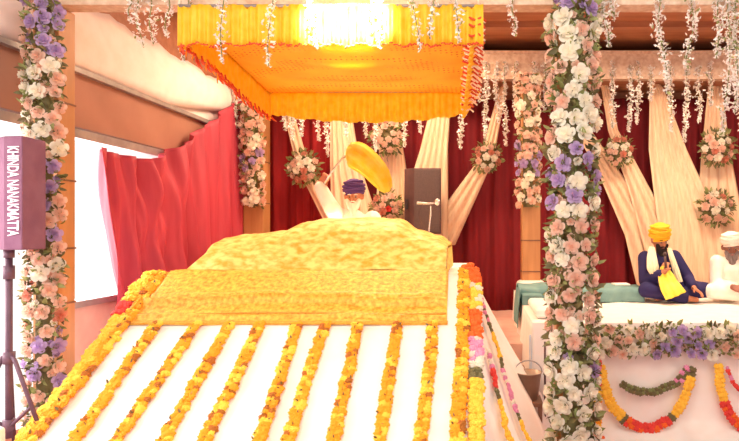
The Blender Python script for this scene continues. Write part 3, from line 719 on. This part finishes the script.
# things between the two stages
bk = root('steel_bucket', (.37, 4.6, .36), 'steel bucket standing on a low stool beside the side cloth', 'bucket')
def lathe(prof, c, n=20):
    mb = MB(); c = Vector(c); v = []
    for r, z in prof: v += [c+Vector((r*math.cos(2*math.pi*k/n), r*math.sin(2*math.pi*k/n), z)) for k in range(n)]
    f = [(i*n+k, i*n+(k+1) % n, (i+1)*n+(k+1) % n, (i+1)*n+k) for i in range(len(prof)-1) for k in range(n)]
    return mb.add(v, f)
lathe([(0, 0), (.075, 0), (.1, .2), (.108, .2), (.1, .205), (.07, .02), (0, .02)], (.37, 4.6, .36)).build('pail', mat('dull_tin', (166, 140, 120), (182, 156, 136), rough=.4, metal=.4), bk, smooth=True)
MB().tube([Vector((.37+.105*math.cos(a), 4.6, .56+.09*math.sin(a))) for a in [math.pi*k/10 for k in range(11)]], .005, 6).build('handle', M_frame, bk, smooth=True)
stl = root('stool', (.37, 4.6, 0), 'low wooden stool under the steel bucket', 'stool')
MB().box(  .23, .47, 4.47, 4.73, .33, .358).build('seat', M_brown, stl)
for x in (.25, .45):
    for y in (4.49, 4.71): MB().box(x-.015, x+.015, y-.015, y+.015, 0, .33).build('leg', M_brown, stl)
c = rbox('cloth_bag', mat('tan_bag', (176, 124, 92), (196, 146, 110)), .24, .36, 4.88, 4.98, 0, .5, .02)
c.location.x = .32; c.location.y = 5.1
tag(c, 'tan cloth bag standing behind the steel bucket', 'bag')
wc = lambda u, v: (.40+.10*u, 4.86-.03*v+.012*math.sin(u*9+v*3), .80-.42*v)
tag(grid('hanging_cloth', wc, 12, 12, mat('pale_blue_cloth', (206, 212, 224), (222, 226, 234)), solid=.006), 'pale bluish cloth hanging from the stage corner above the bucket', 'cloth')
# small microphone on a short stand at the near end of the musicians' stage
ms = root('mic_stand', (.47, 4.5, 0), 'thin black stand beside the bucket and the flower column', 'microphone stand')
MB().tube([(.50, 4.62, 0.02), (.50, 4.62, .79)], .008, 8).build('pole', M_black, ms, smooth=True)
lathe([(0, .025), (.06, .02), (.07, 0), (0, 0)], (.50, 4.62, 0)).build('base', M_black, ms, smooth=True)

# ------------------------------------------------------------------ plum speaker on tripod
def fx(px, Y): return (px-CX)/F*Y
foot = [(fx(46, 3.62), 3.62), (fx(22, 3.4), 3.4), (fx(4, 3.42), 3.42), (fx(-22, 3.6), 3.6), (fx(-8, 3.72), 3.72), (fx(26, 3.74), 3.74)]
zt, zb = ZC+(CY-136)/F*3.42, ZC+(CY-250)/F*3.42
spk = root('loudspeaker', (fx(15, 3.55), 3.55, zb), 'plum-covered loudspeaker lettered down its edge, on a tripod', 'loudspeaker')
bev(MB().prism(foot, zb, zt).build('cabinet', M_plum, spk), .008)
cu = bpy.data.curves.new('lettering', 'FONT'); cu.body = 'KHINDA NANAKMATTA'; cu.size = .072; cu.offset = .0009; cu.extrude = .002; cu.align_x = 'CENTER'; cu.align_y = 'CENTER'
to = bpy.data.objects.new('lettering', cu); COL.objects.link(to); to.parent = spk; cu.materials.append(M_letter)
a, c = Vector((foot[2][0], foot[2][1], 0)), Vector((foot[1][0], foot[1][1], 0)); mid = (a+c)/2; mid.z = ZC+(CY-191)/F*3.42
ux = (c-a).normalized(); nrm = Vector((ux.y, -ux.x, 0)); nrm = nrm if nrm.y < 0 else -nrm
# text x axis -> down, text y axis -> towards the right of the face
mt = Matrix((( 0, ux.x, nrm.x), (0, ux.y, nrm.y), (-1, 0, 0))).to_4x4()
to.rotation_euler = mt.to_euler(); to.location = mid+nrm*.004+ux*.002-wloc(spk)
bpy.context.view_layer.update(); L = to.dimensions.x or 1
to.scale = (.51/L, 1.45, 1)
bpy.context.view_layer.update()
tme = bpy.data.meshes.new_from_object(to.evaluated_get(bpy.context.evaluated_depsgraph_get()))
tob = bpy.data.objects.new('lettering', tme); COL.objects.link(tob); tob.parent = spk
tob.location = to.location; tob.rotation_euler = to.rotation_euler; tob.scale = to.scale
bpy.data.objects.remove(to); tob.name = 'lettering'
MB().tube([(fx(9, 3.55), 3.55, zb+.0), (fx(9, 3.55), 3.55, zb-.05)], .028, 12).build('pole_socket', M_mauve, spk, smooth=True)
tp = root('tripod_stand', (fx(9, 3.55), 3.55, 0), 'dull metal tripod stand carrying the plum loudspeaker', 'speaker stand')
tx, ty = fx(9, 3.55), 3.55
MB().tube([(tx, ty, .42), (tx, ty, zb-.05)], .019, 10).build('pole', M_mauve, tp, smooth=True)
for z in (.90, .50): MB().tube([(tx, ty, z-.04), (tx, ty, z+.03)], .032, 12).build('collar', M_mauve, tp, smooth=True)
MB().tube([(tx, ty, 1.36), (tx, ty, 1.44)], .03, 10).build('collar', M_mauve, tp, smooth=True)
for ft, mk_ in ((Vector((-2.52, 3.43, .525)), .72), (Vector((-3.08, 3.47, .03)), .4), (Vector((-3.0, 3.88, .03)), .4)):
    d = Vector((ft.x-tx, ft.y-ty, 0)).normalized(); top = Vector((tx, ty, .905))+d*.03
    lg = MB().tube([top, top.lerp(ft, .12)+Vector((0, 0, .02)), ft], .012, 8).build('leg', M_mauve, tp, smooth=True)
    m_ = top.lerp(ft, mk_); MB().tube([Vector((tx, ty, .50))+d*.03, m_], .010, 6).build('brace', M_mauve, tp, smooth=True)
    MB().ball(ft, (.025, .025, .025), 8, 6).build('rubber_foot', M_black, lg, smooth=True)
# draped low table at the speaker's foot
lt = rbox('side_table', M_white, -3.1, -2.68, 3.1, 3.4, 0, .54, .02)
tag(lt, 'low white-clothed block in front of the tripod stand', 'table')

# ------------------------------------------------------------------ black speaker and microphone behind the cot
def speaker(x0, x1, y0, y1, z0, z1):
    r = root('loudspeaker', ((x0+x1)/2, (y0+y1)/2, z0), 'black loudspeaker on a pole behind the cot, against the ivory drape', 'loudspeaker')
    w_ = x1-x0
    foot = [(x0+.28*w_, y0), (x1, y0), (x1-.02, y1), (x0+.05, y1), (x0, y0+.12)]
    bev(MB().prism(foot, z0, z1).build('cabinet', M_black, r), .008)
    bev(MB().box(x0+.3*w_, x1-.015, y0-.012, y0+.002, z0+.02, z1-.02).build('grille', M_grille, r), .006)
    MB().box(x0+.05*w_, x0+.12*w_, y0+.02, y0+.06, (z0+z1)/2-.1, (z0+z1)/2+.02).build('handle_recess', M_eye, r)
    return r
Ys = 7.25
speaker(fx(403, Ys), fx(441, Ys), Ys, Ys+.36, P(0, 234, Ys).z, P(0, 168, Ys).z)
ps = root('speaker_pole', (fx(423, Ys), Ys+.18, .56), 'stand pole under the black loudspeaker', 'speaker stand')
MB().tube([(fx(423, Ys), Ys+.18, .58), (fx(423, Ys), Ys+.18, P(0, 234, Ys).z)], .02, 10).build('pole', M_black, ps, smooth=True)
lathe([(0, .03), (.2, .02), (.22, 0), (0, 0)], (fx(423, Ys), Ys+.18, .56)).build('base', M_black, ps, smooth=True)
Ym = 5.85
mk = root('microphone', (fx(430, Ym), Ym, 1.28), 'silver boom microphone on a short stand before the black loudspeaker', 'microphone')
MB().tube([P(429, 252, Ym)-Vector((0, 0, .14)), P(429, 232, Ym), P(431, 206, Ym)], .008, 8).build('rod', M_steel, mk, smooth=True)
MB().tube([P(417, 203, Ym-.05), P(428, 203.5, Ym-.02), P(436, 203, Ym)], [.014, .01, .01], 8).build('boom', M_steel, mk, smooth=True)
MB().ball(P(437.5, 202, Ym), (.026, .026, .034), 10, 8).build('microphone_head', M_steel, mk, smooth=True)
MB().tube(smooth_path([P(423, 205, Ym), P(419, 212, Ym), P(421, 222, Ym), P(427, 229, Ym)], 16), .004, 6).build('cable', M_black, mk, smooth=True)
lathe([(0, .03), (.07, .02), (.08, 0), (0, 0)], (fx(429, Ym), Ym, 1.285)).build('base', M_black, mk, smooth=True)
fbx = root('metal_frame', (fx(441, 5.75), 5.75, 1.29), 'small pale bracket frame at the cot\'s corner under the black loudspeaker', 'bracket')
a0 = P(436, 239, 5.75); a1 = P(447, 239, 5.75)
MB().tube([a0-Vector((0, 0, a0.z-1.29)), a0], .009, 6).build('upright', M_pale, fbx)
MB().tube([a1-Vector((0, 0, a1.z-1.29)), a1], .009, 6).build('upright', M_pale, fbx)
MB().tube([a0, a1], .009, 6).build('bar', M_pale, fbx)

# ------------------------------------------------------------------ people
def blob(name, caps, m, parent=None, vox=.01, sm=3):
    """one continuous surface from tapering capsules (p0, r0, p1, r1)"""
    mb = MB()
    for p0, r0, p1, r1 in caps:
        if hasattr(r0, '__len__') or hasattr(r1, '__len__'):
            r0 = tuple(r0) if hasattr(r0, '__len__') else (r0,)*3; r1 = tuple(r1) if hasattr(r1, '__len__') else (r1,)*3
        p0, p1 = Vector(p0), Vector(p1); a_ = r0 if not hasattr(r0, '__len__') else r0; L = (p1-p0).length
        rm = (min(r0, r1) if not hasattr(r0, '__len__') else min(min(r0), min(r1))); n = max(1, int(L/(rm*.3)))
        for i in range(n+1):
            t = i/n
            r = r0+(r1-r0)*t if not hasattr(r0, '__len__') else tuple(x+(y-x)*t for x, y in zip(r0, r1))
            mb.ball(p0.lerp(p1, t), r, 12, 8)
    c = sum(mb.v, Vector())/len(mb.v)
    me = bpy.data.meshes.new(name); me.from_pydata([v-c for v in mb.v], [], mb.f)
    tmp = bpy.data.objects.new(name, me); COL.objects.link(tmp)
    md = tmp.modifiers.new('r', 'REMESH'); md.mode = 'VOXEL'; md.voxel_size = vox
    s2 = tmp.modifiers.new('s', 'SMOOTH'); s2.iterations = sm; s2.factor = .5
    dg = bpy.context.evaluated_depsgraph_get(); dg.update()
    me2 = bpy.data.meshes.new_from_object(tmp.evaluated_get(dg)); bpy.data.objects.remove(tmp)
    me2.name = name; me2.materials.clear(); me2.materials.append(m); me2.polygons.foreach_set('use_smooth', [True]*len(me2.polygons))
    o = bpy.data.objects.new(name, me2); COL.objects.link(o); o.parent = parent; o.location = c-(wloc(parent) if parent else Vector())
    return o
def hand(w, d, side, nrm, s=1.0, curl=.9):
    """w wrist, d direction of the palm, side towards the thumb, nrm palm-facing normal"""
    w, d, side, nrm = Vector(w), Vector(d).normalized(), Vector(side), Vector(nrm).normalized()
    side = (side-d*side.dot(d)).normalized(); nrm = d.cross(side)*(1 if d.cross(side).dot(nrm) > 0 else -1); caps = []
    pc = w+d*.05*s
    for k in (-.028, -.01, .01, .028): caps.append((w+side*k*.7*s, .016*s, w+d*.085*s+side*k*s, .013*s))
    for k, Lf in ((.03, .07), (.01, .08), (-.01, .075), (-.03, .058)):
        b0 = w+d*.085*s+side*k*s; dd = d.copy(); p = b0; r_ = .0088*s
        for j, fr_ in enumerate((.45, .32, .23)):
            ang = curl*(.55+.35*j); dn = (d*math.cos(ang*(j+1)*.7)+nrm*math.sin(ang*(j+1)*.7)).normalized()
            q = p+dn*Lf*fr_*s; caps.append((p, r_, q, r_*.9)); p = q; r_ *= .92
    b0 = w+d*.025*s+side*.024*s; q = b0+(d*.55+side*.7+nrm*.35).normalized()*.035*s; q2 = q+(d*.75+side*.1+nrm*.65).normalized()*.03*s
    caps += [(b0, .014*s, q, .011*s), (q, .0105*s, q2, .0088*s)]
    return caps
def head_caps(c, fwd, s=1.0):
    """c centre of the head, fwd facing direction; returns capsules for skull, jaw, nose, ears, brow"""
    c = Vector(c); f = Vector(fwd).normalized(); u = Vector((0, 0, 1)); r = f.cross(u).normalized(); u = r.cross(f)
    cp = [(c+u*.02*s-f*.015*s, .088*s, c+u*.03*s+f*.012*s, .08*s), (c-u*.03*s+f*.03*s, .06*s, c-u*.075*s+f*.045*s, .038*s),
          (c+u*.012*s+f*.088*s, .008*s, c-u*.022*s+f*.112*s, .014*s), (c-u*.024*s+f*.098*s-r*.012*s, .008*s, c-u*.024*s+f*.098*s+r*.012*s, .008*s),
          (c+u*.03*s+f*.075*s-r*.035*s, .012*s, c+u*.03*s+f*.075*s+r*.035*s, .012*s),
          (c-u*.015*s+f*.06*s-r*.035*s, .022*s, c-u*.02*s+f*.06*s-r*.035*s, .022*s), (c-u*.015*s+f*.06*s+r*.035*s, .022*s, c-u*.02*s+f*.06*s+r*.035*s, .022*s)]
    for k in (-1, 1): cp.append((c+r*k*.088*s-u*.015*s, .014*s, c+r*k*.09*s+u*.015*s, .018*s))
    return cp, (f, r, u)
def face(c, axes, parent, s, beard, beardlen, turban, tw, th, tilt=0):
    f, r, u = axes; c = Vector(c)
    for k in (-1, 1):
        e = MB().ball(c+f*.083*s+r*k*.032*s+u*.008*s, .0105*s, 10, 8).build('eye', M_eyew, parent, smooth=True)
        MB().ball(c+f*.0895*s+r*k*.032*s+u*.006*s, .0062*s, 8, 6).build('iris', M_eye, e, smooth=True)
        MB().tube([c+f*.092*s+r*k*.016*s+u*.028*s, c+f*.097*s+r*k*.034*s+u*.034*s, c+f*.084*s+r*k*.054*s+u*.028*s], [.004, .0055, .003], 6).build('eyebrow', beard, parent, smooth=True)
    MB().tube([c+f*.092*s-r*.022*s-u*.052*s, c+f*.102*s-u*.05*s, c+f*.092*s+r*.022*s-u*.052*s], [.004, .007, .004], 6).build('mouth', M_lip, parent, smooth=True)
    b = [(c+f*.07*s-r*.06*s-u*.03*s, .022*s, c+f*.075*s-u*.095*s-r*.03*s, .035*s), (c+f*.07*s+r*.06*s-u*.03*s, .022*s, c+f*.075*s-u*.095*s+r*.03*s, .035*s),
         (c+f*.085*s-u*.075*s, .03*s, c+f*.09*s-u*(.09+beardlen*.6)*s, .045*s), (c+f*.09*s-u*(.09+beardlen*.6)*s, .045*s, c+f*.075*s-u*(.09+beardlen)*s, .016*s)]
    blob('beard', b, beard, parent, .007, 2)
    mm = [(c+f*.103*s-u*.036*s, .008*s, c+f*.092*s+r*k*.035*s-u*.05*s, .007*s) for k in (-1, 1)]
    blob('moustache', mm, beard, parent, .004, 1)
    # wound turban: stacked slanting coils round a dome
    tc2 = c+u*.098*s-f*.012*s; A_, H_ = tw*.5, th*.5
    dome = [(tc2-u*H_*.1, (A_*.96, A_*.96, H_*.86), tc2+u*H_*.12, (A_*.9, A_*.9, H_*.86))]
    t = blob('turban', dome, turban, parent, .008, 2)
    for j in range(7):
        ring = []; z0_ = -.62+.2*j
        for i in range(29):
            a = 2*math.pi*i/28; zz = z0_+(.2 if j % 2 else -.2)*math.cos(a)*(1-j*.08)+.12*math.sin(a); zz = max(-.85, min(.8, zz)); rad = A_*.93*math.sqrt(1-zz*zz*.82)
            ring.append(tc2+r*math.cos(a)*rad+f*math.sin(a)*rad+u*H_*zz)
        MB().tube(ring, H_*.12, 8).build('turban_wrap', turban, t, smooth=True)

# officiant, seated behind the scripture waving the plume
YP = 6.25
hc = P(354, 197, YP); ohead, ax = head_caps(hc, (.05, -1, -.12))
base = Vector((hc.x, YP+.03, 1.365))
sh_r, sh_l = Vector((hc.x-.18, YP+.02, 1.80)), Vector((hc.x+.19, YP+.03, 1.765))
el_r, wr_r = P(322, 203, YP-.12), P(324, 181, YP-.2)
wr_r = P(320, 185, YP-.18); el_r = P(331, 207, YP-.26)
el_l, wr_l = Vector((hc.x+.30, YP-.08, 1.55)), Vector((hc.x+.14, YP-.3, 1.56))
hd = (P(330, 172, YP-.2)-wr_r).normalized()
caps = ohead+[(hc-Vector((0, -.01, .05)), .055, hc-Vector((0, -.03, .2)), .06)]
pelvis = base+Vector((0, .05, .12))
caps += [(pelvis, (.17, .13, .11), base+Vector((0, .03, .3)), (.15, .11, .12)), (base+Vector((0, .03, .3)), (.15, .11, .12), Vector((hc.x, YP+.02, 1.72)), (.19, .1, .08)),
         (sh_r, .06, el_r, .045), (el_r, .045, wr_r, .03), (sh_l, .06, el_l, .045), (el_l, .045, wr_l, .03),
         (pelvis+Vector((-.1, 0, -.03)), .085, base+Vector((-.34, -.18, .075)), .06), (base+Vector((-.34, -.18, .075)), .06, base+Vector((.05, -.3, .05)), .042),
         (pelvis+Vector((.1, 0, -.03)), .085, base+Vector((.34, -.18, .075)), .06), (base+Vector((.34, -.18, .075)), .06, base+Vector((-.05, -.24, .07)), .042)]
caps += hand(wr_r, hd, (.8, -.15, -.6), (0, -1, 0), 1.15, 1.35)
caps += hand(wr_l, (-.5, -.8, -.05), (-.5, .3, .8), (0, 0, -1), .95, .5)
per = blob('person', caps, M_skin, None, .0075, 2)
tag(per, 'white-bearded person in an indigo turban and white robe, raising a yellow plume', 'person')
face(hc, ax, per, 1.0, M_bwhite, .15, M_purple, .24, .195)
rob = [(pelvis, (.24, .18, .13), base+Vector((0, .02, .28)), (.21, .14, .14)), (base+Vector((0, .02, .28)), (.2, .14, .14), Vector((hc.x, YP+.02, 1.73)), (.25, .13, .09)),
       (sh_r, .09, el_r, .082), (el_r, .08, wr_r-Vector((-.005, 0, .02)), .062), (sh_l, .09, el_l, .08), (el_l, .08, wr_l.lerp(el_l, .15), .055),
       (base+Vector((-.34, -.18, .1)), .085, base+Vector((.34, -.18, .1)), .085), (pelvis, .13, base+Vector((-.34, -.18, .09)), .085), (pelvis, .13, base+Vector((.34, -.18, .09)), .085),
       (Vector((hc.x, YP, 1.79)), .075, Vector((hc.x, YP, 1.75)), .12), (sh_r+Vector((-.02, 0, -.1)), .11, sh_r+Vector((.05, 0, -.02)), .1)]
blob('robe', rob, M_robe, per, .012, 4)
# yellow plume whisk
gp = wr_r+hd*.09
ch = root('plume_whisk', gp, 'yellow plume whisk on a silver handle held up by the officiant', 'ceremonial whisk')
hp = [P(325, 186, YP-.22), gp+Vector((0, -.02, 0)), P(340, 161, YP-.2), P(349, 152, YP-.2)]
hp = [P(324, 184, YP-.26), P(333, 170, YP-.25), P(341, 160, YP-.2), P(350, 152, YP-.2)]
MB().tube(hp, [.013, .011, .01, .012], 10).build('handle', M_steel, ch, smooth=True)
MB().ball(hp[-1], .022, 10, 8).build('handle_cap', M_steel, ch, smooth=True)
pp = smooth_path([P(346, 152, YP-.2), P(354, 154, YP-.2), P(364, 160, YP-.2), P(375, 170, YP-.2), P(383, 182, YP-.2), P(387, 192, YP-.2)], 20)
rad = [.02, .065, .095, .115, .125, .13, .132, .13, .127, .122, .118, .115, .11, .105, .1, .09, .08, .07, .055, .035, .01]
mb = MB(); n = 40; v = []
for i, p in enumerate(pp):
    d = (pp[min(i+1, 20)]-pp[max(i-1, 0)]).normalized(); a_ = d.cross(Vector((0, 1, 0))).normalized(); b_ = d.cross(a_)
    for k in range(n):
        t = 2*math.pi*k/n; q = rad[i]*(1+.07*math.sin(k*2.7+i*.25)+.05*math.sin(k*5.3)); v.append(p+a_*math.cos(t)*q+b_*math.sin(t)*q*.8)
mb.add(v, [(i*n+k, i*n+(k+1) % n, (i+1)*n+(k+1) % n, (i+1)*n+k) for i in range(20) for k in range(n)])
mb.build('plume', mat('plume_yellow', (255, 222, 60), (255, 232, 110), scale=10, trans=.3), ch, smooth=True)
mb = MB()
for k in range(90):
    a = R.uniform(0, 6.28); sc = R.uniform(.85, 1.06); ph = []
    for i in range(2, 21, 2):
        p = pp[i]; d = (pp[min(i+1, 20)]-pp[max(i-1, 0)]).normalized(); a_ = d.cross(Vector((0, 1, 0))).normalized(); b_ = d.cross(a_); q = (rad[i]*.9+.018)*sc
        ph.append(p+a_*math.cos(a)*q+b_*math.sin(a)*q*.8)
    mb.tube(ph, .0022, 4)
mb.build('plume_hairs', MATS['plume_yellow'], ch, kind='stuff', smooth=True)

# singer in navy, cross-legged
def seated(label, Y, head_px, fwd, seatx, z0, robe_m, skin_m, turb, tw, th, beard, bl, arms, knees, extra_hand):
    hc = P(head_px[0], head_px[1], Y); hcap, ax = head_caps(hc, fwd, .95)
    base = Vector((seatx, Y+.06, z0)); ch_ = Vector((hc.x*.75+seatx*.25, Y+.02, hc.z-.235)); pel = base+Vector((0, .02, .12))
    (s1, e1, w1), (s2, e2, w2) = arms; k1, k2 = knees; a1 = base+Vector((.08, -.32, .05)); a2 = base+Vector((-.06, -.27, .06))
    caps = hcap+[(hc-Vector((0, -.01, .05)), .052, ch_+Vector((0, 0, .08)), .058), (pel, (.16, .13, .11), ch_, (.17, .1, .1)), (ch_, (.17, .1, .1), ch_+Vector((0, 0, .06)), (.14, .08, .06)),
            (s1, .055, e1, .042), (e1, .042, w1, .027), (s2, .055, e2, .042), (e2, .042, w2, .027),
            (pel, .09, k1, .06), (k1, .06, a1, .038), (pel, .09, k2, .06), (k2, .06, a2, .038), (a1, .038, a1+Vector((.12, -.03, -.015)), .025), (a2, .038, a2+Vector((-.13, -.02, -.02)), .025)]
    for h in extra_hand: caps += hand(*h)
    per = blob('person', caps, skin_m, None, .0075, 2); tag(per, label, 'person')
    face(hc, ax, per, .95, beard, bl, turb, tw, th)
    rob = [(pel, (.22, .17, .12), ch_, (.2, .13, .11)), (ch_, (.2, .13, .11), ch_+Vector((0, 0, .07)), (.17, .1, .055)), (s1, .078, e1, .066), (e1, .064, w1.lerp(e1, .2), .05),
           (s2, .078, e2, .066), (e2, .064, w2.lerp(e2, .2), .05), (pel, .12, k1, .082), (pel, .12, k2, .082), (k1, .08, a1, .058), (k2, .08, a2, .058), (ch_+Vector((0, 0, .06)), (.16, .08, .06), s1, .07), (ch_+Vector((0, 0, .06)), (.16, .08, .06), s2, .07)]
    blob('robe', rob, robe_m, per, .011, 4)
    return per, hc, ax, base, ch_
YM = 6.4; zs = .905
w1 = P(664, 272, YM-.28); d1 = (P(667, 258, YM-.22)-w1).normalized()
w2 = P(694, 288, YM-.3); d2 = Vector((.35, -.6, -.35))
h1, c1, a1x, b1, ch1 = seated('person in a navy robe and saffron turban, singing cross-legged with a hand at the mouth', YM, (659, 241), (.35, -1, -.3), P(668, 0, YM).x, zs,
       M_navy, M_skin, M_safron, .235, .225, M_bblack, .07,
       [(P(645, 258, YM), P(645, 281, YM-.1), w1), (P(674, 257, YM), P(688, 278, YM-.08), w2)],
       [P(646, 290, YM-.22), P(706, 290, YM-.2)],
       [(w1, d1, (.6, -.4, 0), (.3, .8, .2), .95, .9), (w2, d2, (-.6, -.3, .3), (0, -.2, -1), .95, .4)])
def scarf(pts, wd, m, parent, name='scarf', pl=3):
    pp_ = smooth_path(pts, 24)
    def f(u, v):
        i = min(24, int(round(v*24))); p = pp_[i]; d = (pp_[min(i+1, 24)]-pp_[max(i-1, 0)]).normalized(); s = d.cross(Vector((0, -1, .2))).normalized(); W = lerp(wd, v)
        return p+s*(u-.5)*W+Vector((0, -.012*math.sin(u*pl*6.28)-.02*math.sin(u*math.pi), 0))
    return grid(name, f, 16, 24, m, parent, solid=.008)
M_ys = mat('yellow_scarf', (252, 214, 60), (255, 228, 100), rough=.7); M_pw = mat('pale_scarf', (250, 232, 190), (252, 240, 210))
scarf([P(652, 247, YM-.08), P(652, 258, YM-.17), P(653, 268, YM-.2), P(655, 275, YM-.2)], [.05, .1, .12, .06], M_pw, h1)
scarf([P(669, 248, YM-.08), P(672, 258, YM-.16), P(676, 270, YM-.2), P(680, 282, YM-.24)], [.035, .05, .06, .05], M_pw, h1)
scarf([P(664, 266, YM-.24), P(666, 276, YM-.28), P(670, 286, YM-.36), P(676, 296, YM-.42)], [.05, .16, .2, .22], M_ys, h1, 'front_sash')
mi = root('hand_microphone', P(666, 258, YM-.24), 'black microphone held to the mouth of the person in navy', 'microphone')
MB().tube([P(666, 268, YM-.3), P(665, 256, YM-.27)], [.012, .014], 10).build('body', M_black, mi, smooth=True)
MB().ball(P(665, 254, YM-.265), .022, 10, 8).build('mesh_head', M_grille, mi, smooth=True)
# musician in white
YM2 = 6.35
w3 = P(733, 287, YM2-.3); w4 = P(762, 286, YM2-.28)
h2, c2, a2x, b2, ch2 = seated('person all in white with white turban and grey beard, seated beside the one in navy', YM2, (731, 248), (-.25, -1, -.25), P(743, 0, YM2).x, zs,
       M_robe, M_skin2, M_wturb, .225, .18, M_bgrey, .08,
       [(P(717, 262, YM2), P(716, 284, YM2-.06), w3), (P(757, 262, YM2), P(768, 282, YM2-.1), w4)],
       [P(712, 291, YM2-.2), P(776, 291, YM2-.22)],
       [(w3, (.4, -.8, -.2), (.5, .3, .6), (0, 0, -1), .95, .6), (w4, (-.4, -.8, -.2), (-.5, .3, .6), (0, 0, -1), .95, .6)])
